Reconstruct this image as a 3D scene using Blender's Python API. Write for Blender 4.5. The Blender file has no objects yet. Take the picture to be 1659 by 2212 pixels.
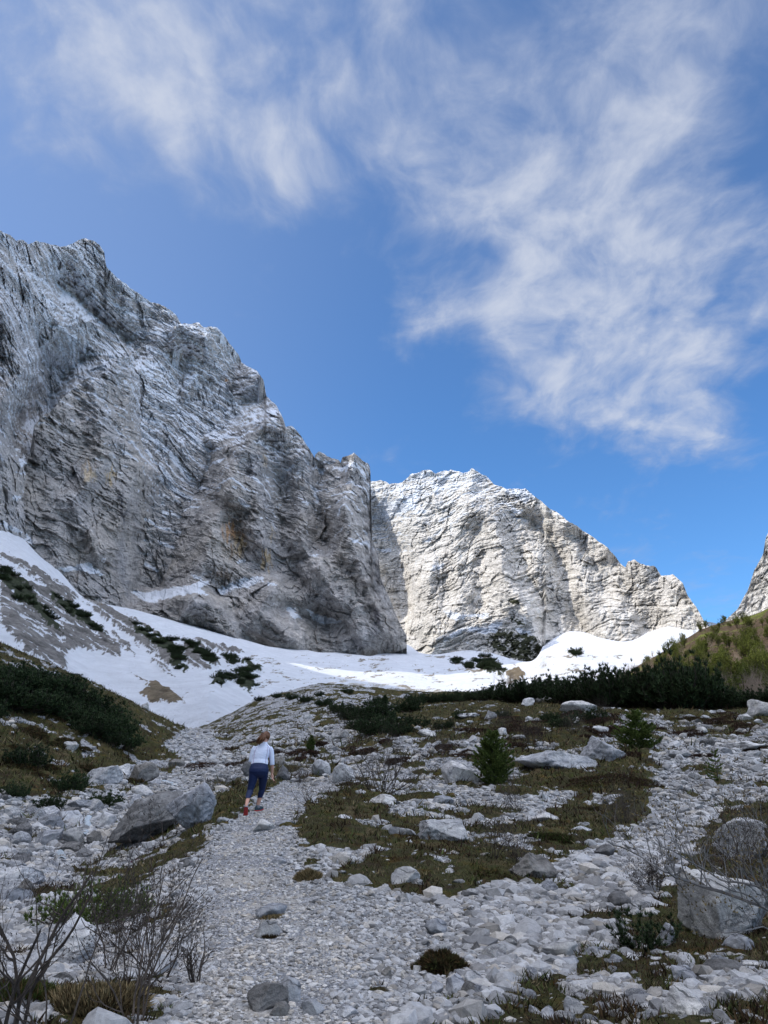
import bpy, bmesh, math, random
import numpy as np
from mathutils import Vector, Matrix, noise as mnoise
random.seed(7); RNG = np.random.default_rng(7)
rad = math.radians
SC = bpy.context.scene
COL = SC.collection
# ------------------------------------------------------------------ camera
F = 1661.0; CX = 829.5; CY = 1106.0          # focal length and centre of the picture (in 1659x2212 units)
PITCH = rad(19.7); CAM = np.array([0.0, 0.0, 1.6])
cam_d = bpy.data.cameras.new('camera'); cam = bpy.data.objects.new('camera', cam_d); COL.objects.link(cam)
cam.location = CAM; cam.rotation_euler = (rad(90) + PITCH, 0, 0)
cam_d.sensor_fit = 'VERTICAL'; cam_d.sensor_height = 36.0; cam_d.lens = 36.0 * F / 2212.0
cam_d.clip_start = 0.05; cam_d.clip_end = 12000
SC.camera = cam
# ------------------------------------------------------------------ light
SUN_AZ = rad(-97)      # measured from the view direction (+y), negative = left
SUN_EL = rad(43)
SUND = np.array([math.sin(SUN_AZ) * math.cos(SUN_EL), math.cos(SUN_AZ) * math.cos(SUN_EL), math.sin(SUN_EL)])
sun_d = bpy.data.lights.new('sun', 'SUN'); sun = bpy.data.objects.new('sun', sun_d); COL.objects.link(sun)
sun_d.energy = 3.2; sun_d.angle = rad(0.5); sun_d.color = (1.0, 0.93, 0.82)
sun.rotation_euler = Vector(SUND).to_track_quat('Z', 'Y').to_euler()
SC.view_settings.view_transform = 'Standard'; SC.view_settings.look = 'None'
SC.view_settings.exposure = 0.35; SC.view_settings.gamma = 1.0
# ------------------------------------------------------------------ helpers: picture <-> world
cp, sp = math.cos(PITCH), math.sin(PITCH)
def wdir(u, v):
    a = (np.asarray(u, float) - CX) / F; b = (CY - np.asarray(v, float)) / F
    return np.stack([a, cp - b * sp, sp + b * cp], -1)
def proj(P):
    Q = np.asarray(P, float) - CAM
    dz = Q[..., 1] * cp + Q[..., 2] * sp; up = -Q[..., 1] * sp + Q[..., 2] * cp
    dz = np.where(np.abs(dz) < 1e-6, 1e-6, dz)
    return CX + F * Q[..., 0] / dz, CY - F * up / dz, dz
def Z(rx, ry, rw, pts):       # coordinates read in an enlargement of the photograph -> picture units
    k = rw / 1659.0
    return [((rx + x * k) / 1.36528, (ry + y * k) / 1.36528) for x, y in pts]
def Z1(*p): return Z(0, 600, 1200, p)
def Z2(*p): return Z(0, 1300, 1200, p)
def Z3(*p): return Z(1000, 1300, 1265, p)
def Z4(*p): return Z(0, 1900, 1000, p)
def Z5(*p): return Z(700, 1950, 900, p)
def Z6(*p): return Z(1400, 1950, 865, p)
def Z7(*p): return Z(0, 2400, 800, p)
def Z8(*p): return Z(650, 2400, 800, p)
def Z9(*p): return Z(1400, 2400, 865, p)
# ------------------------------------------------------------------ world
w = bpy.data.worlds.new('World'); SC.world = w; w.use_nodes = True
nt = w.node_tree; N = nt.nodes; L = nt.links
bgn = N['Background']
sky = N.new('ShaderNodeTexSky'); sky.sky_type = 'NISHITA'; sky.sun_disc = False
sky.sun_elevation = SUN_EL; sky.sun_rotation = SUN_AZ
sky.altitude = 1200; sky.air_density = 1.0; sky.dust_density = 0.5; sky.ozone_density = 2.5
tc = N.new('ShaderNodeTexCoord')
def vm(op, *ins, out=0):
    n = N.new('ShaderNodeVectorMath'); n.operation = op
    for i, s in enumerate(ins):
        if isinstance(s, (tuple, list)): n.inputs[i].default_value = s
        elif isinstance(s, (int, float)): n.inputs['Scale'].default_value = s
        else: L.new(s, n.inputs[i])
    return n.outputs[out]
def mm(op, *ins, clamp=False):
    n = N.new('ShaderNodeMath'); n.operation = op; n.use_clamp = clamp
    for i, s in enumerate(ins):
        if isinstance(s, (int, float)): n.inputs[i].default_value = s
        else: L.new(s, n.inputs[i])
    return n.outputs[0]
def mr(val, a, b, c=0.0, d=1.0, smooth=True):
    n = N.new('ShaderNodeMapRange'); n.interpolation_type = 'SMOOTHSTEP' if smooth else 'LINEAR'
    L.new(val, n.inputs['Value'])
    for k, x in zip(('From Min', 'From Max', 'To Min', 'To Max'), (a, b, c, d)): n.inputs[k].default_value = x
    return n.outputs['Result']
def ntex(vec, scale, detail, rough, dist=0.0, off=None):
    n = N.new('ShaderNodeTexNoise'); n.inputs['Scale'].default_value = scale
    n.inputs['Detail'].default_value = detail; n.inputs['Roughness'].default_value = rough
    n.inputs['Distortion'].default_value = dist
    L.new(vec, n.inputs['Vector']); return n.outputs['Fac']
gen = tc.outputs['Generated']
dirn = vm('NORMALIZE', gen)
sx = N.new('ShaderNodeSeparateXYZ'); L.new(dirn, sx.inputs[0])
zc = mm('ADD', mm('MAXIMUM', sx.outputs['Z'], 0.02), 0.12)
pc = N.new('ShaderNodeCombineXYZ')
L.new(mm('DIVIDE', sx.outputs['X'], zc), pc.inputs[0]); L.new(mm('DIVIDE', sx.outputs['Y'], zc), pc.inputs[1])
plane = pc.outputs[0]
# the cloud sheet lies high above: streaks run away from the viewer, puffs ride on them
wob = N.new('ShaderNodeTexNoise'); wob.inputs['Scale'].default_value = 2.2; wob.inputs['Detail'].default_value = 3; L.new(plane, wob.inputs['Vector'])
wobv = vm('SCALE', vm('SUBTRACT', wob.outputs['Color'], (0.5, 0.5, 0.5)), 0.28)
pw = vm('ADD', plane, wobv)
streak = ntex(vm('MULTIPLY', pw, (5.0, 2.2, 1.0)), 1.0, 8, 0.55)
puff = ntex(vm('MULTIPLY', pw, (5.2, 4.6, 1.0)), 1.0, 10, 0.55, 0.05)
fine = ntex(vm('MULTIPLY', pw, (17.0, 12.0, 1.0)), 1.0, 7, 0.6)
def blob(u, v, r0, r1, amp):
    d = wdir(u, v); d = d / np.linalg.norm(d)
    dd = vm('DISTANCE', dirn, tuple(float(x) for x in d), out=1)
    return mr(dd, r0, r1, amp, 0.0)
def bsum(lst):
    s = None
    for b in lst:
        s = b if s is None else mm('ADD', s, b)
    return s
CLOUDS = [(1060, 300, .02, .15, .30), (1330, 330, .02, .22, .20), (960, 430, .0, .13, .30), (1230, 740, .0, .21, .46),
          (1420, 740, .0, .22, .42), (1200, 870, .0, .10, .28), (1180, 560, .0, .14, .24), (890, 680, .0, .09, .55), (1600, 590, .0, .16, .22),
          (1090, 690, .0, .09, .30), (1560, 965, .0, .07, .42), (640, 130, .02, .40, .17), (240, 160, .02, .34, .18), (430, 60, .02, .3, .12), (100, 60, .0, .25, .14), (620, 400, .0, .10, .26), (1200, 60, .05, .42, .20),
          (1590, 150, .02, .25, .10), (480, 300, .0, .2, .16), (1360, 850, .0, .13, .22), (1440, 320, .0, .12, .22)]
CLEAR = [(120, 470, .02, .24, .20), (640, 720, .02, .22, .26), (820, 900, .0, .2, .22), (760, 530, .0, .09, .10), (1600, 420, .0, .12, .18),
         (850, 590, .0, .07, .2), (1010, 560, .0, .05, .12), (1640, 1080, .02, .16, .22), (1200, 1040, .0, .16, .26), (960, 780, .0, .07, .2), (720, 300, .0, .07, .16), (360, 550, .0, .22, .2)]
msk = mm('SUBTRACT', bsum([blob(*c) for c in CLOUDS]), bsum([blob(*c) for c in CLEAR]))
msk = mm('MINIMUM', msk, 0.62)
cl = mm('ADD', mm('MULTIPLY', streak, 0.60), mm('MULTIPLY', puff, 0.95))
cl = mm('ADD', cl, mm('MULTIPLY', fine, 0.42))
cl = mm('SUBTRACT', cl, 0.10)
cl = mm('ADD', cl, mm('MULTIPLY', msk, 0.60))
cfac = mr(cl, 0.84, 1.46, 0.0, 0.86)
veil = mm('ADD', mr(sx.outputs['Z'], 0.28, 0.95, 0.0, 0.16), mr(sx.outputs['X'], 0.1, -0.45, 0.0, 0.28))
cfac = mm('MAXIMUM', cfac, 0.0)
cfac = mm('ADD', cfac, mm('MULTIPLY', veil, mm('SUBTRACT', 1.0, cfac)), clamp=True)
ccol = N.new('ShaderNodeMix'); ccol.data_type = 'RGBA'
L.new(mr(cl, 0.98, 1.46), ccol.inputs['Factor'])
ccol.inputs['A'].default_value = (2.7, 3.2, 4.4, 1); ccol.inputs['B'].default_value = (4.3, 4.6, 5.3, 1)
hsv = N.new('ShaderNodeMix'); hsv.data_type = 'RGBA'; hsv.blend_type = 'MULTIPLY'; hsv.inputs['Factor'].default_value = 1.0
L.new(sky.outputs[0], hsv.inputs['A']); hsv.inputs['B'].default_value = (0.62, 1.02, 1.34, 1)
mx = N.new('ShaderNodeMix'); mx.data_type = 'RGBA'
L.new(cfac, mx.inputs['Factor']); L.new(hsv.outputs['Result'], mx.inputs['A']); L.new(ccol.outputs['Result'], mx.inputs['B'])
# bright cloud bank added out of frame, overhead and behind, to raise the fill
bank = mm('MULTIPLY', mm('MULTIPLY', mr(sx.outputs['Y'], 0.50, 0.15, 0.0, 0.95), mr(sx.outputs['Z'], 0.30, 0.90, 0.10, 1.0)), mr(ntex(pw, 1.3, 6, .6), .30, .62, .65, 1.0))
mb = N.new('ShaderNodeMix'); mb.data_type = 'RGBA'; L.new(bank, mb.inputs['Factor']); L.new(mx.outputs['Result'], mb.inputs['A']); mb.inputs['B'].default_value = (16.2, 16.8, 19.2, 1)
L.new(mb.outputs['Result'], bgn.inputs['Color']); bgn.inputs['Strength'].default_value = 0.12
# ------------------------------------------------------------------ numpy noise
_g = np.random.default_rng(3)
PERM = _g.permutation(256); PERM = np.concatenate([PERM, PERM, PERM])
GR = _g.normal(size=(256, 3)); GR /= np.linalg.norm(GR, axis=1)[:, None]
def pn(P):
    P = np.asarray(P, np.float64); I = np.floor(P).astype(np.int64); f = P - I; I &= 255
    s = f * f * f * (f * (f * 6 - 15) + 10)
    out = np.zeros(P.shape[:-1])
    for dx in (0, 1):
        wx = s[..., 0] if dx else 1 - s[..., 0]
        a = PERM[I[..., 0] + dx]
        for dy in (0, 1):
            wy = s[..., 1] if dy else 1 - s[..., 1]
            b = PERM[a + I[..., 1] + dy]
            for dz in (0, 1):
                wz = s[..., 2] if dz else 1 - s[..., 2]
                g = GR[PERM[b + I[..., 2] + dz]]
                out += wx * wy * wz * (g[..., 0] * (f[..., 0] - dx) + g[..., 1] * (f[..., 1] - dy) + g[..., 2] * (f[..., 2] - dz))
    return out * 1.6
def fbm(P, o=4, lac=2.03, gain=0.5):
    P = np.asarray(P, float); a = 1.0; s = 0; t = 0
    for i in range(o):
        s = s + a * pn(P + 17.3 * i); t += a; a *= gain; P = P * lac
    return s / t
def ridged(P, o=4, lac=2.03, gain=0.5):
    P = np.asarray(P, float); a = 1.0; s = 0; t = 0
    for i in range(o):
        s = s + a * (1 - 2 * np.abs(pn(P + 31.7 * i))); t += a; a *= gain; P = P * lac
    return s / t
def sm(x, a, b):
    t = np.clip((x - a) / (b - a), 0, 1); return t * t * (3 - 2 * t)
def inpoly(u, v, poly):
    r = np.zeros(np.shape(u), bool); n = len(poly)
    for i in range(n):
        x0, y0 = poly[i]; x1, y1 = poly[(i + 1) % n]
        if y0 == y1: continue
        c = ((y0 > v) != (y1 > v)) & (u < (x1 - x0) * (v - y0) / (y1 - y0) + x0)
        r ^= c
    return r
def inpolys(u, v, polys):
    r = np.zeros(np.shape(u), bool)
    for p in polys: r |= inpoly(u, v, p)
    return r
# ------------------------------------------------------------------ mesh and material helpers
def new_mesh(name, V, Fc, mat=None, smooth=False, cols=None, colname='col'):
    """V (n,3) array; Fc (m,k) array of equal sized faces or list"""
    me = bpy.data.meshes.new(name)
    V = np.asarray(V, np.float32)
    if isinstance(Fc, np.ndarray):
        m, k = Fc.shape
        me.vertices.add(len(V)); me.vertices.foreach_set('co', V.ravel())
        me.loops.add(m * k); me.loops.foreach_set('vertex_index', Fc.astype(np.int32).ravel())
        me.polygons.add(m); me.polygons.foreach_set('loop_start', np.arange(0, m * k, k, dtype=np.int32))
        me.update(calc_edges=True)
        me.polygons.foreach_set('use_smooth', np.full(m, smooth, bool))
    else:
        me.from_pydata([tuple(map(float, p)) for p in V], [], Fc)
        for p in me.polygons: p.use_smooth = smooth
    if cols is not None:
        ca = me.color_attributes.new(name=colname, type='FLOAT_COLOR', domain='POINT')
        c4 = np.ones((len(V), 4), np.float32); c4[:, :3] = cols
        ca.data.foreach_set('color', c4.ravel())
    if mat is not None: me.materials.append(mat)
    return me
def link(name, me, parent=None, loc=None):
    o = bpy.data.objects.new(name, me); COL.objects.link(o)
    if parent is not None: o.parent = parent
    if loc is not None: o.location = loc
    return o
def tag(o, label=None, cat=None, group=None, kind=None):
    if label: o['label'] = label
    if cat: o['category'] = cat
    if group: o['group'] = group
    if kind: o['kind'] = kind
    return o
class NT:
    def __init__(s, name, rough=0.9, spec=0.2):
        s.m = bpy.data.materials.new(name); s.m.use_nodes = True; s.t = s.m.node_tree
        s.b = s.t.nodes['Principled BSDF']; s.b.inputs['Roughness'].default_value = rough
        s.b.inputs['Specular IOR Level'].default_value = spec
        s.tc = s.t.nodes.new('ShaderNodeTexCoord'); s.obj = s.tc.outputs['Object']
    def n(s, t, **kw):
        x = s.t.nodes.new(t)
        for k, v in kw.items(): setattr(x, k, v)
        return x
    def l(s, a, b): s.t.links.new(a, b)
    def attr(s, name): x = s.n('ShaderNodeAttribute'); x.attribute_name = name; return x.outputs['Color']
    def noise(s, scale, detail=6, rough=.6, vec=None, dist=0.0, out='Fac'):
        x = s.n('ShaderNodeTexNoise'); x.inputs['Scale'].default_value = scale; x.inputs['Detail'].default_value = detail
        x.inputs['Roughness'].default_value = rough; x.inputs['Distortion'].default_value = dist
        s.l(vec or s.obj, x.inputs['Vector']); return x.outputs[out]
    def voro(s, scale, feature='F1', vec=None, out='Distance', rnd=1.0):
        x = s.n('ShaderNodeTexVoronoi'); x.feature = feature; x.inputs['Scale'].default_value = scale
        x.inputs['Randomness'].default_value = rnd
        s.l(vec or s.obj, x.inputs['Vector']); return x.outputs[out]
    def scale(s, v3, vec=None):
        x = s.n('ShaderNodeMapping'); x.inputs['Scale'].default_value = v3; s.l(vec or s.obj, x.inputs['Vector']); return x.outputs[0]
    def ramp(s, fac, stops):
        x = s.n('ShaderNodeValToRGB'); e = x.color_ramp.elements
        while len(e) < len(stops): e.new(0.5)
        for i, (p, c) in enumerate(stops):
            e[i].position = p; e[i].color = (c, c, c, 1) if isinstance(c, (int, float)) else (*c, 1)
        s.l(fac, x.inputs[0]); return x.outputs[0]
    def mix(s, a, b, fac, mode='MIX'):
        x = s.n('ShaderNodeMix', data_type='RGBA', blend_type=mode)
        for i, k in ((fac, 'Factor'), (a, 'A'), (b, 'B')):
            if isinstance(i, (int, float)): x.inputs[k].default_value = i
            elif isinstance(i, tuple): x.inputs[k].default_value = (*i, 1)
            else: s.l(i, x.inputs[k])
        return x.outputs['Result']
    def math(s, op, a, b=0.0):
        x = s.n('ShaderNodeMath', operation=op)
        for k, i in enumerate((a, b)):
            if isinstance(i, (int, float)): x.inputs[k].default_value = i
            else: s.l(i, x.inputs[k])
        return x.outputs[0]
    def color(s, c):
        if isinstance(c, tuple): s.b.inputs['Base Color'].default_value = (*c, 1)
        else: s.l(c, s.b.inputs['Base Color'])
    def bump(s, h, dist, strength=1.0, prev=None):
        x = s.n('ShaderNodeBump'); x.inputs['Distance'].default_value = dist; x.inputs['Strength'].default_value = strength
        s.l(h, x.inputs['Height'])
        if prev is not None: s.l(prev, x.inputs['Normal'])
        s.l(x.outputs[0], s.b.inputs['Normal']); return x.outputs[0]
# far rock: albedo comes with the mesh (rock, lying snow, stains, plants), the shader adds grain and painted crack shade
def mat_far(name, vs=1.0):
    m = NT(name, .92, .1)
    a = m.attr('col')
    wv = m.mix(m.obj, m.noise(.03, 6, .65, out='Color'), 0.0)
    # bedding tones dipping right, fissures down the fall line; dark lines paint crack shade
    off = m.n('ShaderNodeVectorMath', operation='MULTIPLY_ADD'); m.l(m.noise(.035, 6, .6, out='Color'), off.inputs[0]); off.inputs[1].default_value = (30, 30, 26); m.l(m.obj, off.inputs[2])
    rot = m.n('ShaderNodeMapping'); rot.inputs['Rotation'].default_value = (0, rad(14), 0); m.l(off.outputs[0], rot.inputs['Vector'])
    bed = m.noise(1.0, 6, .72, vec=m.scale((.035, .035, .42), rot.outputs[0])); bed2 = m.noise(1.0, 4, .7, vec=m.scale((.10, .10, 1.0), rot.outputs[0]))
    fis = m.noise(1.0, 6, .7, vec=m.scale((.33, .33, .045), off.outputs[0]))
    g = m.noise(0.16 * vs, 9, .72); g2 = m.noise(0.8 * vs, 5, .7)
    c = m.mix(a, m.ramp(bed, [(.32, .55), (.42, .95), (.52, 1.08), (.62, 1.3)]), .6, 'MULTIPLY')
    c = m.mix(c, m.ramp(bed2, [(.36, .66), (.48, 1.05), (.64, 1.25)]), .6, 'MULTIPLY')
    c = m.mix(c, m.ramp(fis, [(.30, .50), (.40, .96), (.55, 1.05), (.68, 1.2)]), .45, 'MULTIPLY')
    c = m.mix(c, m.ramp(g, [(.32, .62), (.45, 1.05), (.65, 1.3)]), .7, 'MULTIPLY')
    c = m.mix(c, m.ramp(g2, [(.32, .62), (.47, 1.05), (.68, 1.35)]), .75, 'MULTIPLY')
    # lying snow keeps its own tone
    sp_ = m.n('ShaderNodeSeparateColor'); m.l(a, sp_.inputs[0])
    sn_ = m.mix(a, m.ramp(m.noise(.12, 9, .7), [(.3, .86), (.7, 1.06)]), 1.0, 'MULTIPLY')
    m.color(m.mix(c, sn_, m.ramp(sp_.outputs[2], [(.50, 0.0), (.66, 1.0)])))
    h = m.math('ADD', m.math('MULTIPLY', bed, 3.0), m.math('ADD', m.math('MULTIPLY', fis, 2.6), m.math('MULTIPLY', m.noise(0.3 * vs, 10, .72), 3.5)))
    m.bump(h, .7, 1.0)
    return m.m
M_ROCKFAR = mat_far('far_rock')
def mat_snow():
    m = NT('snow', .7, .15)
    a = m.attr('col'); g = m.noise(.05, 8, .65)
    m.color(m.mix(a, m.ramp(g, [(.3, .92), (.7, 1.06)]), 1.0, 'MULTIPLY'))
    m.bump(m.noise(.12, 9, .65), 1.2, .5)
    return m.m
M_SNOW = mat_snow()
# ------------------------------------------------------------------ big relief: every massif is a surface with real distances
def idw(u, v, lines, power=3.0, soft=10.0):
    q_ = np.stack([u / 60., v / 60., u * 0], -1); w1 = fbm(q_ * 2, 5, gain=.65) * 15; w2 = fbm(q_ * 2 + 20, 5, gain=.65) * 15
    u = u + w1; v = v + w2
    out = np.zeros(u.shape)
    for off, pl in lines:
        best = np.full(u.shape, 1e9)
        for (x0, y0), (x1, y1) in zip(pl[:-1], pl[1:]):
            dx, dy = x1 - x0, y1 - y0; t = np.clip(((u - x0) * dx + (v - y0) * dy) / (dx * dx + dy * dy + 1e-6), 0, 1)
            best = np.minimum(best, np.hypot(u - x0 - t * dx, v - y0 - t * dy))
        w_ = 22 + abs(off) * .52
        out += off * .85 * np.maximum(0, 1 - best / w_)
    return out
def upsample(f, U, V, step=6.0):
    """evaluate a slow field on a regular lattice and read it off at the surface points"""
    gu = np.arange(U.min() - step, U.max() + 2 * step, step); gv = np.arange(V.min() - step, V.max() + 2 * step, step)
    X, Y = np.meshgrid(gu, gv); c = f(X, Y)
    q = (U - gu[0]) / step; r = (V - gv[0]) / step; q0 = np.clip(q.astype(int), 0, len(gu) - 2); r0 = np.clip(r.astype(int), 0, len(gv) - 2)
    fq = q - q0; fr = r - r0
    return (c[r0, q0] * (1 - fq) + c[r0, q0 + 1] * fq) * (1 - fr) + (c[r0 + 1, q0] * (1 - fq) + c[r0 + 1, q0 + 1] * fq) * fr
def blocks(P, seed=0, soft=.0):
    """fractured rock: every cell of a jittered lattice is a tilted facet"""
    I = np.floor(P).astype(np.int64); best = np.full(P.shape[:-1], 9.); val = np.zeros(P.shape[:-1])
    for dx in (-1, 0, 1):
        for dy in (-1, 0, 1):
            for dz in (-1, 0, 1):
                J = I + np.array([dx, dy, dz]); K = J & 255
                h0 = PERM[PERM[PERM[(K[..., 0] + seed) & 255] + K[..., 1]] + K[..., 2]]
                g = GR[h0]; c = J + .5 + g * .45; D = P - c; d2 = (D ** 2).sum(-1)
                m = d2 < best; t = GR[(h0 * 7 + 13) & 255]
                v_ = (h0 / 255. - .5) * 1.1 + (D * t).sum(-1) * 1.3
                best = np.where(m, d2, best); val = np.where(m, v_, val)
    return val
def stairs(q, e=.72):
    f = q - np.floor(q); return sm(f, e, 1.0) - f
def grid_faces(nr, nc):
    i = np.arange(nr * nc).reshape(nr, nc)
    return np.stack([i[:-1, :-1], i[:-1, 1:], i[1:, 1:], i[1:, :-1]], -1).reshape(-1, 4)
def grid_normals(P):
    dr = np.gradient(P, axis=0); dc = np.gradient(P, axis=1)
    n = np.cross(dc, dr); n /= np.linalg.norm(n, axis=-1, keepdims=True) + 1e-9
    return n
def massif(name, top, base, lines, us, nrow, relief, colour, jag=2.5, back=(40, 34), seed=0, top_off=0, label=None):
    """top: skyline (u, v); base: foot (u, v, distance, tangent of the mean slope)"""
    tu, tv = np.array(top).T; b = np.array(base, float); kb = 20; hb = np.hanning(2 * kb + 3)[1:-1]; hb /= hb.sum()
    jn = fbm(np.stack([us / 26., us * 0 + seed, us * 0], -1), 5, gain=.62) * jag * 3.0
    vt = np.interp(us, tu, tv) + jn
    vb = np.interp(us, b[:, 0], b[:, 1]); db = np.interp(us, b[:, 0], b[:, 2]); ts = np.interp(us, b[:, 0], b[:, 3])
    db = np.convolve(np.pad(db, kb, mode='edge'), hb, 'valid'); ts = np.convolve(np.pad(ts, kb, mode='edge'), hb, 'valid'); vb = vb + 14
    vt = np.minimum(vt, vb - 2)
    t = np.linspace(0, 1, nrow)[:, None]
    kk = 22; hn = np.hanning(2 * kk + 3)[1:-1]; vts = np.convolve(np.pad(vt, kk, mode='edge'), hn / hn.sum(), 'valid'); vts = np.minimum(vts, vb - 2)
    V = vb + (vts - vb) * t + (vt - vts) * t ** 7; U = np.broadcast_to(us, V.shape).copy()
    wd = wdir(U, V); h = np.hypot(wd[..., 0], wd[..., 1]); te = wd[..., 2] / h
    wb = wdir(us, vb); tb = wb[..., 2] / np.hypot(wb[..., 0], wb[..., 1])
    d = (db * ts - db * tb) / np.maximum(ts - te, .25)
    hd = wd / h[..., None]
    P0 = CAM + hd * d[..., None]
    off = upsample(lambda a, c: idw(a, c, lines), U, V) if lines else 0
    d2 = d + off + relief(P0, U, V, d, ts * np.ones_like(d), t * np.ones_like(d))
    P = CAM + hd * d2[..., None]
    # the far side of the ridge falls away behind
    rows = [P]
    hz = hd[-1].copy(); hz[:, 2] = 0
    for k in range(1, 7):
        q = P[-1] + hz * back[0] * k; q[:, 2] -= back[1] * k ** 1.15
        q[:, 2] += fbm(q / 40., 3) * 10
        rows.append(q[None])
    Pf = np.concatenate(rows, 0)
    nrm = grid_normals(Pf)
    Uf = np.concatenate([U, np.repeat(U[-1:], 6, 0)], 0); Vf = np.concatenate([V, np.repeat(V[-1:], 6, 0)], 0)
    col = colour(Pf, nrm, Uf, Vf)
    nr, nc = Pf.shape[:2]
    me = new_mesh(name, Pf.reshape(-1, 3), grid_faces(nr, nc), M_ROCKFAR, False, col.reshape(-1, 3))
    return tag(link(name, me), kind='structure')
def bedq(P, U, d, tilt, seed, s):
    """height along the bedding: thin beds dipping with the massif"""
    al = (U - 700) * d / F
    return P[..., 2] + al * tilt * (1 - .85 * sm(U + 0 * d, 430, 720)) + (fbm(P / (60. * s) + seed, 3) * 16 + fbm(P / (220. * s) + 3, 2) * 38 + fbm(P / (9. * s), 2) * 1.6) * s
def rock_relief(scale=1.0, tilt=(0.0, 0.0), big=26., vert=9., strat=(27., 9., 4.2), sa=(.55, .9, .9), seed=0.):
    def f(P, U, V, d, ts, t):
        s = scale; x, y, z = P[..., 0], P[..., 1], P[..., 2]
        W = np.stack([x, y, z * .42], -1) / s + seed
        wob_ = fbm(P / (60. * s) + seed, 3)
        r = -ridged(W / 80., 5, gain=.5) * big
        r += -ridged(W / 26. + 5, 2, gain=.5) * vert * .6
        W2 = np.stack([x, y, z * .30], -1) / s + seed
        q = bedq(P, U, d, tilt[0], seed, s)
        am = sm(fbm(P / (65. * s) + 40 + seed, 3), -.3, .35)
        for per, a in zip(strat, sa):
            r += a * (0.2 + .9 * am) * stairs(q / (per * s) + fbm(P / (per * 1.2 * s) + per, 4, gain=.6) * .9) * per * s / np.maximum(ts, 1.2)
        for per, dep, wid in ((21., 2.3, .08), (8.3, 1.25, .13), (3.9, .6, .2)):
            qq = q / (per * s) + fbm(P / (per * 3 * s) + per + 5, 2) * .35; fr = qq - np.floor(qq); brk = sm(fbm(np.stack([x, y, z * 1.5], -1) / (per * 1.3 * s) + per, 3), -.25, .22)
            r += (1 - sm(np.abs(fr - .5), wid * .4, wid)) * dep * brk * s
        vf = np.stack([x, y, z * .16], -1) / s; fi_ = np.abs(pn(vf / 13. + 5 + seed) + .35 * pn(vf / 5. + 9)); r += (1 - sm(fi_, .02, .10)) * 3.2 * sm(fbm(P / (40. * s) + 66, 2), -.1, .25) * s
        wp = np.stack([x, y, z * .8], -1) / s + np.stack([wob_, wob_, wob_], -1) * 6
        r += blocks(wp / 34., 3) * 4.2 + blocks(wp / 13., 11) * 2.2 + blocks(wp / 5.5, 29) * 1.1
        r += fbm(P / (3.2 * s) + 8, 3, gain=.6) * 1.3 * s
        r *= np.clip(t / .03, .25, 1)
        return r * s
    return f
SNOWC = np.array([.77, .805, .86])
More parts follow.
